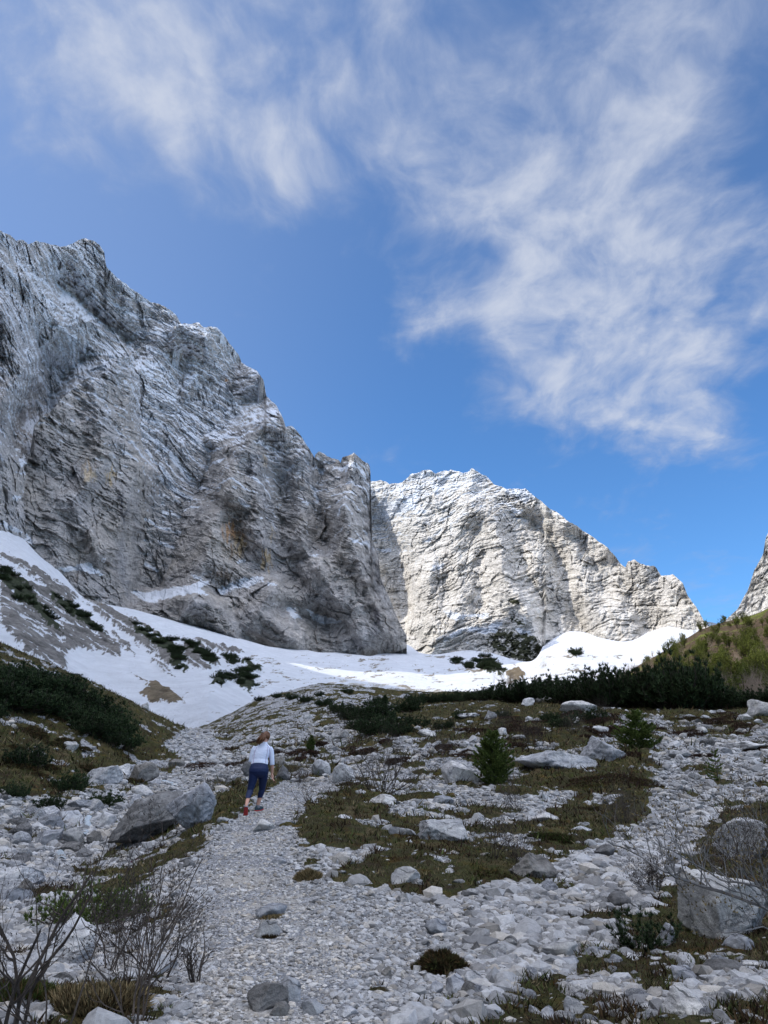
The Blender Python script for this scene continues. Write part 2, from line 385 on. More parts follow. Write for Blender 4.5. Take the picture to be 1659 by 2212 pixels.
def rock_colour(base=(.30, .295, .29), tilt=.2, bs=1.0, dust=.36, warm=.05, dark=.45, snowz=(250, 600), ledge=(.62, .80), amount=1.0, spolys=(), vpolys=(), stains=(), seed=0., ssn=None):
    base = np.array(base)
    def f(P, n, U, V):
        x, y, z = P[..., 0], P[..., 1], P[..., 2]
        lo = fbm(P / 70. + seed, 4); hi = fbm(P / 7. + seed, 4, gain=.65)
        c = base * (1 + .30 * lo + .50 * hi)[..., None]
        # vertical streaks: water stains, with the shade of cracks put into the colour
        W = np.stack([x, y, z * .07], -1)
        st = sm(fbm(W / 5.5 + seed, 3), .12, .5) * sm(fbm(P / 60. + 8 + seed, 2), -.15, .3)
        c = c * (1 - dark * st)[..., None]
        lt = sm(fbm(W / 9. + 30, 3), .1, .5); c = c * (1 + .22 * lt)[..., None]
        c = c * (1 + warm * np.array([1, .35, -.8]) * (fbm(P / 45. + 77, 3) * 2 + .5)[..., None])
        ju = fbm(np.stack([U / 14, V / 14, U * 0], -1) + seed, 4, gain=.6)
        jv = fbm(np.stack([U / 14, V / 14, U * 0 + 9], -1) + seed, 4, gain=.6)
        for (su, sv, ru, rv, cc, am) in stains:
            m = np.exp(-(((U - su) / ru) ** 2 + ((V - sv) / rv) ** 2)) * sm(fbm(np.stack([U / 6., V / 22., U * 0], -1) + su, 3), -.25, .35)
            m = sm(m, .12, .55) * am
            c = c * (1 - m[..., None]) + np.array(cc) * (1 + .4 * hi)[..., None] * m[..., None]
        c = np.clip(c, .03, .6)
        if len(vpolys):
            m = inpolys(U + ju * 16, V + jv * 16, vpolys) & (fbm(np.stack([U / 13, V / 9, U * 0], -1), 5, gain=.75) > -.10)
            c[m] = np.array([.055, .058, .035]) * (1 + .5 * hi[m])[:, None]
        # snow lying on ledges
        al = sm(z, snowz[0], snowz[1]) * amount
        nz = n[..., 2] * np.sign(n[..., 2] + 1e-9) if False else np.abs(n[..., 2])
        s = sm(nz + fbm(P / 16. + 50, 4, gain=.6) * .45 + fbm(P / 60. + 9, 3) * .35 + (al - .5) * .42, ledge[0] + .10, ledge[1] + .10) * np.clip(al * 1.6, 0, 1)
        d_ = np.hypot(x, y)
        q = bedq(P, U, d_, tilt, seed, bs)
        for per in (21., 8.3):
            qq = q / (per * bs) + fbm(P / (per * 3 * bs) + per + 5, 2) * .35; fr = qq - np.floor(qq)
            band = (1 - sm(np.abs(fr - .66), .05, .12)) * sm(fbm(P / 55. + per, 3) + fbm(P / (per * 1.1) + 2, 3, gain=.6) * .8 + (al - .5) * .8, .16 - dust * .42, .30 - dust * .42)
            s = np.maximum(s, band * np.clip(al * 3, 0, 1))
        if ssn is not None: s = np.maximum(s, ssn(P, n, U, V))
        if len(spolys):
            so = sum(inpolys(U + ju * 12 + a_, V + jv * 9 + b_, spolys) * 1.0 for a_, b_ in ((0, 0), (5, 0), (-5, 0), (0, 3), (0, -3), (3, 2), (-3, -2))) / 7.
            s = np.maximum(s, sm(so + hi * .40 + fbm(P / 2.5, 2) * .2 - .02, .42, .50))
        s = sm(s, .42, .58)
        return c * (1 - s[..., None]) + SNOWC * s[..., None]
    return f
STEP = 1.7
def cols(a, b, step=STEP): return np.arange(a, b + step, step)
OCH = (.42, .33, .21); ORG = (.45, .26, .13); BRN = (.20, .15, .10)
# --- rear wall, upper left
topA = [(-900, 560), (-600, 700), (-300, 760), (-120, 660), (-40, 520)] + Z1((0, 108), (40, 128), (65, 155), (95, 150), (118, 168), (150, 150), (200, 165), (260, 178), (300, 160), (345, 142), (380, 150), (405, 170), (425, 200), (433, 255), (460, 285), (490, 312), (540, 350), (590, 385), (640, 410), (690, 430), (720, 455), (737, 489), (760, 520), (860, 640), (960, 800))
baseA = [(-900, 1130, 460, 2.2), (-400, 1120, 440, 2.6), (0, 1150, 520, 3.3), (120, 1250, 630, 3.3), (300, 1300, 700, 3.3), (520, 1330, 790, 3.3)]
linesA = [(0, [(-800, 600), (-800, 1100)]), (-25, [(-250, 520), (-200, 1100)]),
          (-30, Z1((0, 420), (60, 520), (100, 700), (60, 800), (0, 820))), (-15, Z1((0, 250), (120, 330), (250, 430), (340, 470))),
          (60, Z1((250, 330), (420, 480), (520, 560))), (80, Z1((330, 640), (240, 740), (160, 840), (110, 900))), (45, Z1((150, 560), (200, 700), (140, 840))),
          (0, Z1((180, 450), (240, 600), (330, 640))), (10, Z1((345, 142), (380, 260), (500, 400), (600, 470))), (20, Z1((600, 400), (640, 480))),
          (0, Z1((0, 900), (20, 1050))), (10, Z2((0, 100), (10, 300)))]
snA = [Z1((205, 795), (240, 800), (215, 830), (188, 852)), Z1((98, 878), (150, 895), (205, 918), (160, 937), (118, 930)),
       Z1((100, 965), (130, 975), (145, 1020), (120, 1030)), Z2((80, 70), (115, 80), (100, 108), (88, 100)), Z1((80, 272), (150, 290), (215, 345), (150, 312)),
       Z2((45, 215), (85, 225), (70, 250), (50, 240)), Z2((0, 320), (40, 340), (100, 378), (60, 372), (0, 345))]
massif('mountain_wall', topA, baseA, [(o_ * 1.4, l_) for o_, l_ in linesA], np.concatenate([cols(-900, -20, 7), cols(-18, 520)]), 420,
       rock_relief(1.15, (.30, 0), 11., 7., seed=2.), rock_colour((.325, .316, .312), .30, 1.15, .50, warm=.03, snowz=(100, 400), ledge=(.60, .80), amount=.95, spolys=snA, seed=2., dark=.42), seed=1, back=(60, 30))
# --- main wall in front, with the tower and the pinnacles
topB = [(0, 1190)] + Z2((15, 335), (40, 300), (62, 240), (95, 130), (112, 60)) + Z1((112, 1040), (132, 1000), (140, 905), (165, 872), (190, 862), (260, 790), (330, 730), (370, 705), (402, 712), (432, 680), (480, 632), (520, 625), (560, 600), (620, 545), (680, 510), (735, 492), (810, 488), (830, 506), (880, 502), (910, 530), (940, 575), (975, 622), (985, 652), (1050, 685), (1075, 720), (1085, 780), (1130, 825), (1155, 880), (1165, 912), (1195, 908), (1230, 950), (1260, 1000), (1284, 1042), (1286, 1022), (1300, 1010), (1340, 1032), (1384, 1050), (1388, 1062), (1396, 1036), (1445, 1016), (1475, 1046), (1502, 1060), (1510, 1080)) + Z2((1513, 260), (1517, 400), (1542, 460), (1552, 560), (1592, 650), (1628, 740), (1660, 800))
baseB = [(0, 1200, 470, 2.6)] + [(*Z2(p)[0], d, s) for p, d, s in [((60, 375), 450, 2.4), ((100, 405), 455, 2.3), ((160, 475), 460, 2.2), ((245, 535), 470, 2.1), ((330, 640), 480, 2.0), ((430, 670), 500, 2.0), ((545, 690), 530, 2.0), ((700, 735), 570, 2.0), ((860, 775), 610, 2.0), ((1000, 815), 650, 2.1), ((1100, 845), 680, 2.2), ((1230, 850), 720, 2.3), ((1300, 868), 750, 2.4), ((1400, 866), 780, 2.5), ((1520, 885), 830, 2.7), ((1600, 840), 870, 3.0), ((1660, 820), 900, 3.2)]]
baseB = [(a, b, 560 + (c - 450) * .53, e) for a, b, c, e in baseB]
linesB = [(0, Z1((110, 1050), (160, 900), (300, 800))), (-12, Z1((370, 705), (400, 850), (420, 1050)) + Z2((300, 250), (400, 450))),
          (-8, Z1((480, 632), (430, 740))), (30, Z1((620, 545), (600, 640), (640, 760), (640, 870))), (8, Z1((560, 600), (600, 780))),
          (38, Z1((745, 700), (700, 780), (640, 870), (630, 960))), (0, Z1((680, 600), (740, 690))), (-18, Z1((735, 492), (860, 560), (900, 700))),
          (-14, Z1((800, 690), (740, 800), (700, 900), (740, 1000))), (6, Z1((830, 770), (780, 900))),
          (62, Z1((985, 655), (940, 770), (880, 860), (820, 930), (785, 1040)) + Z2((745, 60), (750, 160), (700, 260), (660, 400), (625, 580))),
          (-26, Z1((1060, 690), (980, 800), (900, 880), (850, 950))), (24, Z1((1085, 790), (960, 830), (880, 870))),
          (-15, Z1((1150, 925), (1060, 885), (1000, 955), (950, 1030)) + Z2((930, 120), (950, 220))), (8, Z2((860, 60), (800, 200), (870, 260))),
          (-10, Z2((1040, 60), (1050, 300), (1080, 480))), (18, Z2((1150, 150), (1155, 300), (1150, 420), (1200, 560))), (-8, Z2((1230, 60), (1260, 200), (1230, 420))),
          (20, Z2((1287, 110), (1290, 190), (1305, 280), (1320, 400))), (-6, Z2((1330, 80), (1340, 200))), (26, Z2((1390, 70), (1385, 170))),
          (-34, Z2((1445, 48), (1420, 150), (1400, 260), (1440, 420), (1500, 600), (1560, 760))), (5, Z2((1500, 100), (1505, 300), (1540, 500), (1620, 740))),
          (-30, Z2((640, 655), (760, 640), (900, 690), (960, 780))), (7, Z2((545, 620), (700, 600), (830, 568), (900, 610), (1060, 555))), (14, Z2((900, 620), (960, 720), (1000, 800))),
          (-26, Z2((1100, 620), (1060, 700), (1180, 800))), (-22, Z2((1300, 520), (1380, 640), (1480, 840))), (12, Z2((1160, 680), (1230, 720), (1330, 745), (1400, 735))),
          (6, Z2((620, 400), (500, 420), (440, 560))), (-6, Z2((860, 330), (850, 500))), (12, Z2((950, 330), (1000, 480), (1100, 500))), (-4, Z2((200, 200), (250, 500)))]
snB = [Z2((530, 610), (600, 618), (700, 600), (770, 590), (830, 565), (858, 578), (830, 592), (810, 605), (870, 632), (800, 622), (740, 630), (660, 645), (620, 662), (575, 650)), Z2((878, 612), (905, 600), (1000, 560), (1060, 550), (1078, 568), (1000, 602), (950, 600), (905, 632)),
       Z2((1165, 675), (1205, 690), (1232, 728), (1190, 718)), Z2((1240, 685), (1300, 708), (1405, 738), (1330, 750), (1285, 735)), Z2((680, 250), (700, 262), (755, 270), (740, 288), (690, 290), (672, 280)),
       Z2((225, 520), (300, 512), (370, 495), (380, 510), (400, 530), (450, 552), (380, 540), (320, 528), (250, 532)), Z2((730, 500), (770, 535), (830, 565), (790, 558), (745, 520)), Z2((1085, 570), (1110, 575), (1140, 600), (1105, 590)),
       Z2((1250, 465), (1300, 462), (1285, 475)), Z2((1275, 210), (1300, 215), (1300, 265), (1285, 250)), Z2((1225, 245), (1280, 250), (1240, 258)), Z2((1410, 390), (1500, 415), (1545, 455), (1500, 430), (1450, 415)),
       Z1((640, 870), (655, 840), (665, 845), (650, 885)), Z1((880, 860), (930, 825), (985, 818), (920, 848), (870, 875)), Z1((570, 590), (620, 548), (700, 505), (735, 490), (810, 488), (740, 500), (660, 530), (600, 580)), Z1((1110, 935), (1135, 935), (1130, 947)),
       Z2((775, 190), (830, 188), (875, 208), (830, 198)), Z2((1100, 660), (1150, 680), (1110, 672)), Z2((415, 480), (440, 478), (410, 500)), Z2((0, 325), (50, 345), (110, 380), (150, 440), (110, 412), (60, 378)), Z1((690, 770), (800, 690), (810, 700), (740, 760), (700, 790)), Z1((1000, 640), (1060, 690), (1000, 665)), Z2((940, 182), (980, 188), (950, 196)), Z2((960, 490), (1020, 488), (980, 500))]
stB = [(*Z2((365, 130))[0], 16, 30, OCH, .7), (*Z2((448, 140))[0], 13, 24, OCH, .9), (*Z2((955, 400))[0], 26, 50, BRN, .8), (*Z2((935, 370))[0], 16, 24, ORG, .7), (*Z2((1085, 480))[0], 14, 34, OCH, .9), (*Z2((980, 430))[0], 14, 26, OCH, .9),
       (*Z2((660, 230))[0], 9, 24, OCH, .7), (*Z1((700, 680))[0], 22, 34, OCH, .7), (*Z1((720, 720))[0], 12, 20, OCH, .8), (*Z1((905, 722))[0], 12, 5, ORG, 1.3), (*Z2((1110, 380))[0], 8, 20, OCH, .6), (*Z1((1085, 1050))[0], 9, 20, OCH, .5), (*Z2((900, 550))[0], 22, 20, BRN, .6), (*Z2((500, 290))[0], 14, 34, (.12, .12, .13), .8), (*Z2((490, 220))[0], 8, 24, (.12, .12, .13), .8), (*Z2((720, 130))[0], 8, 20, BRN, .7), (*Z2((1530, 730))[0], 14, 30, (.13, .12, .13), .7)]
massif('mountain_buttress', topB, baseB, [(o_ * 2.3, l_) for o_, l_ in linesB], cols(8, 878), 560, rock_relief(1.0, (.20, 0), 7., 5., seed=5.),
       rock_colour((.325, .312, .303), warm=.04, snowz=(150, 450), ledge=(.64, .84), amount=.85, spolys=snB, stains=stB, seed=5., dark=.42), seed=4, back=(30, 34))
# --- central mountain
topC = [(700, 1120)] + Z3((60, 170), (118, 152), (140, 155), (165, 150), (195, 167), (245, 162), (280, 130), (320, 115), (350, 115), (372, 127), (430, 110), (480, 125), (500, 120), (515, 104), (545, 125), (570, 137), (600, 170), (640, 185), (720, 185), (760, 215), (795, 245), (830, 270), (870, 300), (920, 330), (960, 355), (1000, 385), (1040, 415), (1060, 440), (1085, 470), (1108, 492), (1116, 470), (1140, 462), (1190, 480), (1225, 490), (1245, 522), (1290, 518), (1330, 550), (1350, 600), (1380, 640), (1415, 700), (1430, 722))
baseC = [(700, 1400, 1160, 2.6)] + [(*Z3(p)[0], d, s) for p, d, s in [((100, 800), 1150, 2.4), ((200, 770), 1130, 2.4), ((248, 800), 1100, 2.3), ((290, 822), 1080, 2.2), ((370, 832), 1050, 2.1), ((420, 824), 1035, 2.0), ((530, 806), 1000, 1.9), ((600, 826), 975, 1.8), ((680, 852), 955, 1.7), ((740, 862), 940, 1.7), ((785, 830), 945, 1.8), ((800, 745), 985, 2.2), ((860, 740), 985, 2.3), ((950, 742), 980, 2.3), ((1000, 764), 960, 2.3), ((1090, 782), 935, 2.2), ((1150, 774), 925, 2.2), ((1180, 750), 920, 2.2), ((1230, 734), 910, 2.2), ((1280, 718), 900, 2.2), ((1340, 738), 880, 2.2), ((1430, 730), 860, 2.2)]]
linesC = [(60, Z3((130, 170), (130, 300), (170, 450), (220, 600), (260, 740))), (70, Z3((180, 330), (230, 450), (270, 620))), (-10, Z3((300, 300), (310, 400), (330, 520), (300, 640), (262, 790))),
          (10, Z3((240, 170), (200, 260), (260, 290))), (-25, Z3((350, 500), (340, 560), (320, 700))), (18, Z3((410, 490), (420, 600))), (-20, Z3((515, 105), (500, 200), (470, 300), (440, 420), (470, 560), (440, 700), (400, 800))),
          (8, Z3((400, 150), (410, 250), (380, 330))), (-34, Z3((530, 270), (600, 320), (640, 430), (630, 520), (680, 600), (740, 680), (770, 760))), (10, Z3((560, 330), (560, 480), (540, 640))),
          (26, Z3((650, 330), (690, 400), (720, 520), (800, 640), (800, 720))), (38, Z3((775, 330), (830, 420), (870, 560), (900, 660), (940, 730))), (20, Z3((720, 290), (780, 350), (860, 440), (890, 520))), (-8, Z3((800, 280), (860, 330), (910, 440), (930, 560), (970, 680), (1020, 750))),
          (36, Z3((940, 380), (990, 480), (1020, 580))), (-4, Z3((960, 360), (1040, 480), (1070, 600), (1120, 700), (1150, 760))), (42, Z3((1080, 480), (1110, 560), (1150, 650), (1190, 730))), (5, Z3((1140, 465), (1190, 560), (1200, 640), (1215, 710))),
          (40, Z3((1230, 500), (1240, 600), (1250, 690))), (2, Z3((1290, 520), (1290, 620), (1310, 710))), (30, Z3((1350, 620), (1400, 715))), (0, Z3((600, 800), (700, 850)))]
snC = [Z3((395, 660), (430, 658), (470, 670), (540, 668), (590, 665), (560, 690), (500, 680), (450, 695)), Z3((390, 780), (430, 745), (500, 715), (560, 725), (600, 700), (640, 705), (600, 740), (560, 750), (500, 735), (440, 760)), Z3((680, 720), (720, 735), (765, 755), (740, 752), (690, 738)),
       Z3((345, 500), (380, 480), (410, 475), (405, 495), (370, 500)), Z3((120, 300), (170, 250), (230, 220), (300, 200), (300, 260), (240, 280), (180, 310), (150, 300)), Z3((360, 195), (390, 190), (380, 210)), Z3((315, 385), (365, 368), (365, 380), (330, 392)), Z3((480, 775), (510, 780), (500, 790)),
       Z3((630, 188), (720, 188), (760, 222), (720, 240), (680, 215)), Z3((20, 375), (100, 395), (180, 430), (140, 425), (60, 395)), Z3((640, 240), (690, 260), (715, 290), (690, 285)), Z3((1145, 555), (1175, 560), (1150, 570)), Z3((1255, 520), (1285, 519), (1280, 532)), Z3((600, 235), (650, 238), (625, 246))]
vC = [Z3((570, 790), (580, 760), (610, 735), (660, 728), (720, 745), (765, 760), (800, 800), (785, 838), (740, 858), (690, 850), (640, 830), (600, 805)), Z3((650, 625), (680, 608), (700, 625), (680, 640)), Z3((645, 680), (690, 685), (720, 710), (680, 705))]
massif('mountain_peak', topC, baseC, [(o_ * 1.25, l_) for o_, l_ in linesC], cols(700, 1532), 420, rock_relief(1.35, (.06, 0), 7., 6., sa=(.2, .5, .7), seed=9.),
       rock_colour((.50, .482, .455), .06, 1.35, .50, warm=.015, snowz=(300, 540), ledge=(.66, .86), amount=1.05, spolys=snC, vpolys=vC, seed=9., dark=.25), seed=8, back=(60, 40))
# --- the mountain at the right edge, and the distant rise in the gap
topD = [(1486, 1352)] + Z3((1400, 728), (1490, 702), (1540, 650), (1580, 580), (1605, 500), (1640, 440), (1650, 380), (1659, 355)) + [(1700, 1110), (1780, 1040), (1900, 900), (2100, 760), (2500, 700)]
baseD = [(1480, 1395, 940, 2.4), (1659, 1420, 880, 2.2), (2500, 1450, 700, 2.0)]
massif('mountain_flank', topD, baseD, [(0, [(1500, 1380), (1659, 1300)]), (15, [(1700, 1150), (1720, 1400)]), (-10, [(2300, 800), (2300, 1300)])], np.concatenate([cols(1486, 1760, 2.2), cols(1765, 2500, 8)]), 220,
       rock_relief(1.2, (-.5, 0), 16., 8., seed=14.), rock_colour((.50, .485, .46), warm=.02, dark=.2, snowz=(600, 900), seed=14.), seed=12)
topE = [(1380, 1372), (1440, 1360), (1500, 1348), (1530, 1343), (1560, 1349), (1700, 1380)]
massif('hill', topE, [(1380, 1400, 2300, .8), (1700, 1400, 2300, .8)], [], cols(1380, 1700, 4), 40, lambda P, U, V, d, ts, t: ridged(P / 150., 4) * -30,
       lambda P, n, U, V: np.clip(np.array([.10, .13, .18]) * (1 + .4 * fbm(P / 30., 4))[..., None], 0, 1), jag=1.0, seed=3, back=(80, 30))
# --- unseen ridge added on the left, shaped to keep the foreground in shade
def added_shade_ridge():
    n, m = 150, 60
    # ridge line at the given compass angle (from view axis), distance and height
    az = np.radians(np.linspace(-46, -178, n)); dist = np.interp(np.degrees(-az), RIDGE_A, RIDGE_D); hh = np.interp(np.degrees(-az), RIDGE_A, RIDGE_H)
    t = np.linspace(0, 1.35, m)[:, None]
    near = 90.0
    dd = near + (dist - near) * t
    x = np.sin(az) * dd; y = np.cos(az) * dd
    z = np.where(t <= 1, hh * t ** 1.35, hh * (1 - (t - 1) * 1.0)) + 0 * x
    P = np.stack([x, y, z - 1.5], -1)
    P[..., 2] += (ridged(P / 120., 5) - .3) * 26 * np.clip(t * 1.5, 0, 1)
    nrm = grid_normals(P)
    c = rock_colour((.32, .31, .30), snowz=(250, 600))(P, nrm, P[..., 0], P[..., 1])
    gr = 1 - sm(P[..., 2] + fbm(P / 25., 3) * 40, 10, 70)
    c = c * (1 - gr[..., None]) + np.array([.06, .065, .035]) * gr[..., None]
    tag(link('unseen_shade_ridge', new_mesh('unseen_shade_ridge', P.reshape(-1, 3), grid_faces(m, n), M_ROCKFAR, False, c.reshape(-1, 3))), kind='structure')
RIDGE_A = [46, 51, 54.5, 60, 70, 84, 96, 110, 150, 178]; RIDGE_D = [800, 780, 640, 520, 480, 450, 450, 440, 420, 420]; RIDGE_H = [580, 555, 530, 505, 450, 455, 500, 495, 400, 280]
added_shade_ridge()
# --- the snow basin between the cliffs and the brow of the foreground
vb_top = [(-900, 1125, 465), (-300, 1120, 510), (0, 1120, 555)] + [(x, y - 2, d - 12) for x, y, d, s in baseB[1:]] + [(x, y - 2, d - 14) for x, y, d, s in baseC[3:]] + [(1600, 1400, 800), (1900, 1420, 700), (868, 1392, 930), (880, 1388, 990), (893, 1396, 1030)]
vb_top.sort()
RK = [Z2((0, 455), (60, 480), (170, 540), (240, 580), (300, 615), (316, 640), (290, 678), (230, 640), (180, 600), (140, 560), (60, 505), (0, 480)),
      Z2((0, 500), (60, 560), (190, 610), (250, 650), (300, 690), (400, 760), (450, 800), (490, 850), (492, 882), (430, 870), (350, 850), (290, 855), (262, 890), (275, 938), (200, 912), (100, 862), (50, 800), (0, 755)),
      Z2((240, 525), (300, 530), (380, 545), (450, 590), (520, 610), (545, 690), (470, 660), (410, 610), (350, 590), (330, 570)),
      Z2((330, 640), (400, 650), (470, 700), (560, 740), (640, 790), (720, 850), (740, 900), (762, 944), (700, 920), (640, 885), (560, 835), (500, 785), (440, 735), (390, 705)),
      Z2((740, 798), (800, 856), (870, 880), (892, 912), (868, 934), (800, 930), (750, 900), (760, 860)), Z2((770, 805), (900, 835), (1012, 870), (900, 862), (820, 848)), Z2((610, 880), (680, 925), (730, 962), (660, 942)),
      Z2((440, 760), (520, 830), (560, 890), (500, 850)), Z2((160, 170), (161, 171), (160, 172))]
DK = [Z2((0, 520), (60, 560), (130, 615), (160, 680), (240, 760), (247, 805), (200, 770), (150, 705), (60, 645), (0, 575)), Z2((180, 608), (260, 665), (340, 715), (440, 802), (400, 790), (330, 752), (250, 695)),
      Z2((515, 738), (600, 778), (700, 826), (745, 872), (742, 912), (700, 885), (620, 835), (560, 792)), Z2((700, 890), (760, 930), (755, 945), (700, 915)), Z2((750, 815), (810, 860), (885, 905), (860, 925), (800, 880)),
      Z2((858, 990), (890, 968), (940, 958), (962, 980), (900, 1002)), Z2((905, 868), (960, 908), (940, 920)), Z2((985, 888), (1072, 928), (1062, 946), (1030, 938), (1045, 1000), (1020, 1032), (972, 1004), (962, 950), (1002, 930)),
      Z3((535, 862), (570, 832), (600, 868), (650, 898), (622, 912), (560, 892)), Z3((490, 880), (520, 840), (530, 850), (505, 900)), Z3((440, 858), (455, 850), (465, 866)), Z3((870, 815), (935, 825), (920, 838))]
BR = [Z2((530, 945), (600, 985), (640, 990), (700, 1020), (766, 1070), (700, 1072), (600, 1060), (568, 1030), (612, 1020), (600, 1000)), Z3((650, 900), (700, 880), (720, 930), (660, 940)), Z2((400, 650), (440, 690), (410, 680))]
THIN = [Z2((1230, 1010), (1400, 975), (1500, 970), (1659, 1010), (1659, 1045), (1400, 1040)), Z3((0, 930), (100, 925), (300, 955), (480, 975), (480, 1000), (0, 1000))]
BAS = {}
def basin_at(u, v):
    j = int(np.argmin(np.abs(BAS['us'] - u))); t = (v - BAS['vl'][j]) / (BAS['vt'][j] - BAS['vl'][j]); i = int(np.clip(t * 299, 0, 299)); return BAS['P'][i, j]
def snow_basin():
    us = np.concatenate([cols(-900, -20, 9), cols(-18, 1560, 2.0), cols(1562, 1900, 9)])
    a = np.array(vb_top); vt = np.interp(us, a[:, 0], a[:, 1]); dt = np.interp(us, a[:, 0], a[:, 2])
    def smo(a_, k): return np.convolve(np.pad(a_, k, mode='edge'), np.hanning(2 * k + 3)[1:-1] / np.hanning(2 * k + 3)[1:-1].sum(), 'valid')
    vt = smo(vt, 11); dt = smo(dt, 75)
    vl = np.interp(us, [-900, 0, 200, 330, 450, 700, 1900], [1560, 1580, 1640, 1690, 1660, 1640, 1640]); dl = np.interp(us, [-900, 0, 200, 330, 450, 700, 1000, 1900], [170, 160, 150, 130, 115, 180, 200, 200])
    t = np.linspace(0, 1, 300)[:, None]
    V = vl + (vt - vl) * t; U = np.broadcast_to(us, V.shape).copy()
    vts = smo(vt, 55); tt = (V - vl) / (vts - vl)
    d = np.where(tt < 1, 1.0 / (1 / dl + (1 / dt - 1 / dl) * np.minimum(tt, 1)), dt * np.exp(np.clip(tt - 1, 0, 1) * 1.2))
    wd = wdir(U, V); h = np.hypot(wd[..., 0], wd[..., 1]); hd = wd / h[..., None]
    P0 = CAM + hd * d[..., None]
    ju = fbm(np.stack([U / 18, V / 12, U * 0], -1), 5, gain=.68) * 22; jv = fbm(np.stack([U / 18, V / 9, U * 0 + 5], -1), 5, gain=.68) * 13
    rk = inpolys(U + ju, V + jv, RK); dk = inpolys(U + ju, V + jv, DK); br = inpolys(U + ju, V + jv, BR)
    spec = fbm(np.stack([U / 12 + V / 30, V / 2.2, U * 0], -1) + 40, 4, gain=.6)
    sp2 = fbm(np.stack([U / 34 + V / 50, V / 6., U * 0], -1) + 80, 5, gain=.7); sp3 = fbm(np.stack([U / 60, V / 20, U * 0], -1) + 90, 3)
    st_ = fbm(np.stack([(U + V * .2) / 70., (V - U * .62) / 7., U * 0 + 7], -1), 5, gain=.65)
    rk &= (st_ > -.17) | (U > 900); dk &= st_ > -.3
    th = inpolys(U + ju, V + jv * .6, THIN) & (sp2 + .25 * sp3 > .0)
    spk = ((sp2 + .45 * sp3 + .15 * spec > .25) & (U > 540) & (V > 1415)) | ((sp2 + .2 * spec > .46) & (U < 560))
    amp = d / 500.
    off = fbm(P0 / 60., 4) * 7 * amp
    mk = (rk | dk | br) * 1.0
    for _ in range(9):
        mk = (mk + np.roll(mk, 1, 0) + np.roll(mk, -1, 0) + np.roll(mk, 1, 1) + np.roll(mk, -1, 1)) / 5
    up = mk * (1.8 + 2.0 * ridged(P0 / 14., 4) + 1.6 * fbm(P0 / 4., 3)) * np.clip(amp, .4, 1)
    up += mk * stairs((P0[..., 2] + P0[..., 0] * .5) / 6.) * 1.2
    # snow runnels down the fall line
    up += fbm(np.stack([P0[..., 0] / 9., P0[..., 1] / 40., P0[..., 0] * 0], -1), 3) * .30 * amp + (fbm(P0 / 9., 4, gain=.6) * .8 + fbm(P0 / 2.5, 3) * .25) * np.clip(amp, .3, 1.2)
    P = CAM + hd * (d + off * .3)[..., None]; P[..., 2] += up * np.clip((1 - t) * 30, 0, 1) * np.clip(t * 8, 0, 1)
    c = np.ones(U.shape + (3,)) * SNOWC * (1 - .06 * fbm(np.stack([U / 40 + V / 30, V / 6., U * 0], -1), 4))[..., None]
    hi = fbm(P0 / 4., 4, gain=.65)
    rc = np.array([.165, .158, .150]) * (1 + .9 * hi + .5 * fbm(P0 / 22., 4) + .5 * fbm(np.stack([U / 30, (V - U * .55) / 3., U * 0], -1), 3))[..., None]
    c[rk] = rc[rk]
    c[br] = (np.array([.16, .13, .09]) * (1 + .5 * hi)[..., None])[br]
    c[dk] = (np.array([.035, .042, .025]) * (1 + .5 * hi)[..., None])[dk]
    c[th] = (np.array([.42, .40, .37]) * (1 + .3 * hi)[..., None])[th]
    c[spk] = (np.array([.22, .20, .17]) * (1 + .3 * hi)[..., None])[spk]
    nr, nc = U.shape
    BAS.update(us=us, vl=vl, vt=vt, P=P)
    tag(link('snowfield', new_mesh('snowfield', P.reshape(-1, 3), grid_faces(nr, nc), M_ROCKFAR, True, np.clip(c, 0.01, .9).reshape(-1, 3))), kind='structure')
snow_basin()
# ------------------------------------------------------------------ foreground ground: heights read off the picture row by row
TU = np.array([-900, -300, 0, 200, 330, 450, 560, 700, 850, 1070, 1250, 1450, 1659, 2000, 2600], float)
TD = [2.0, 5.0, 8.0, 12.0, 17.0, 22.0, 30.0, 42.0, 60.0, 85.0, 120.0, 180.0]
TV = [[3250] * 15,
      [2200, 2200, 2205, 2212, 2212, 2212, 2212, 2212, 2215, 2225, 2230, 2230, 2230, 2225, 2225],
      [2080, 2080, 2080, 2075, 2060, 2030, 2000, 1995, 1995, 2000, 2008, 2015, 2020, 2010, 2010],
      [1960, 1960, 1965, 1955, 1930, 1875, 1855, 1848, 1850, 1860, 1875, 1885, 1888, 1880, 1880],
      [1800, 1830, 1860, 1868, 1850, 1785, 1762, 1758, 1762, 1772, 1785, 1795, 1800, 1790, 1790],
      [1640, 1740, 1785, 1800, 1790, 1745, 1722, 1712, 1716, 1722, 1728, 1732, 1735, 1725, 1720],
      [1480, 1600, 1670, 1712, 1735, 1700, 1676, 1660, 1652, 1650, 1650, 1650, 1655, 1650, 1640],
      [1330, 1440, 1520, 1592, 1660, 1650, 1630, 1610, 1592, 1578, 1574, 1578, 1585, 1580, 1560],
      [1200, 1310, 1394, 1476, 1545, 1602, 1580, 1560, 1545, 1532, 1525, 1530, 1535, 1530, 1510],
      [1200, 1330, 1425, 1505, 1575, 1585, 1540, 1512, 1515, 1510, 1514, 1526, 1532, 1525, 1500],
      [1230, 1380, 1480, 1560, 1620, 1578, 1512, 1482, 1500, 1512, 1530, 1545, 1550, 1545, 1520],
      [1330, 1480, 1600, 1680, 1720, 1660, 1600, 1580, 1590, 1610, 1630, 1640, 1640, 1640, 1620]]
_AZ, _ZZ = [], []
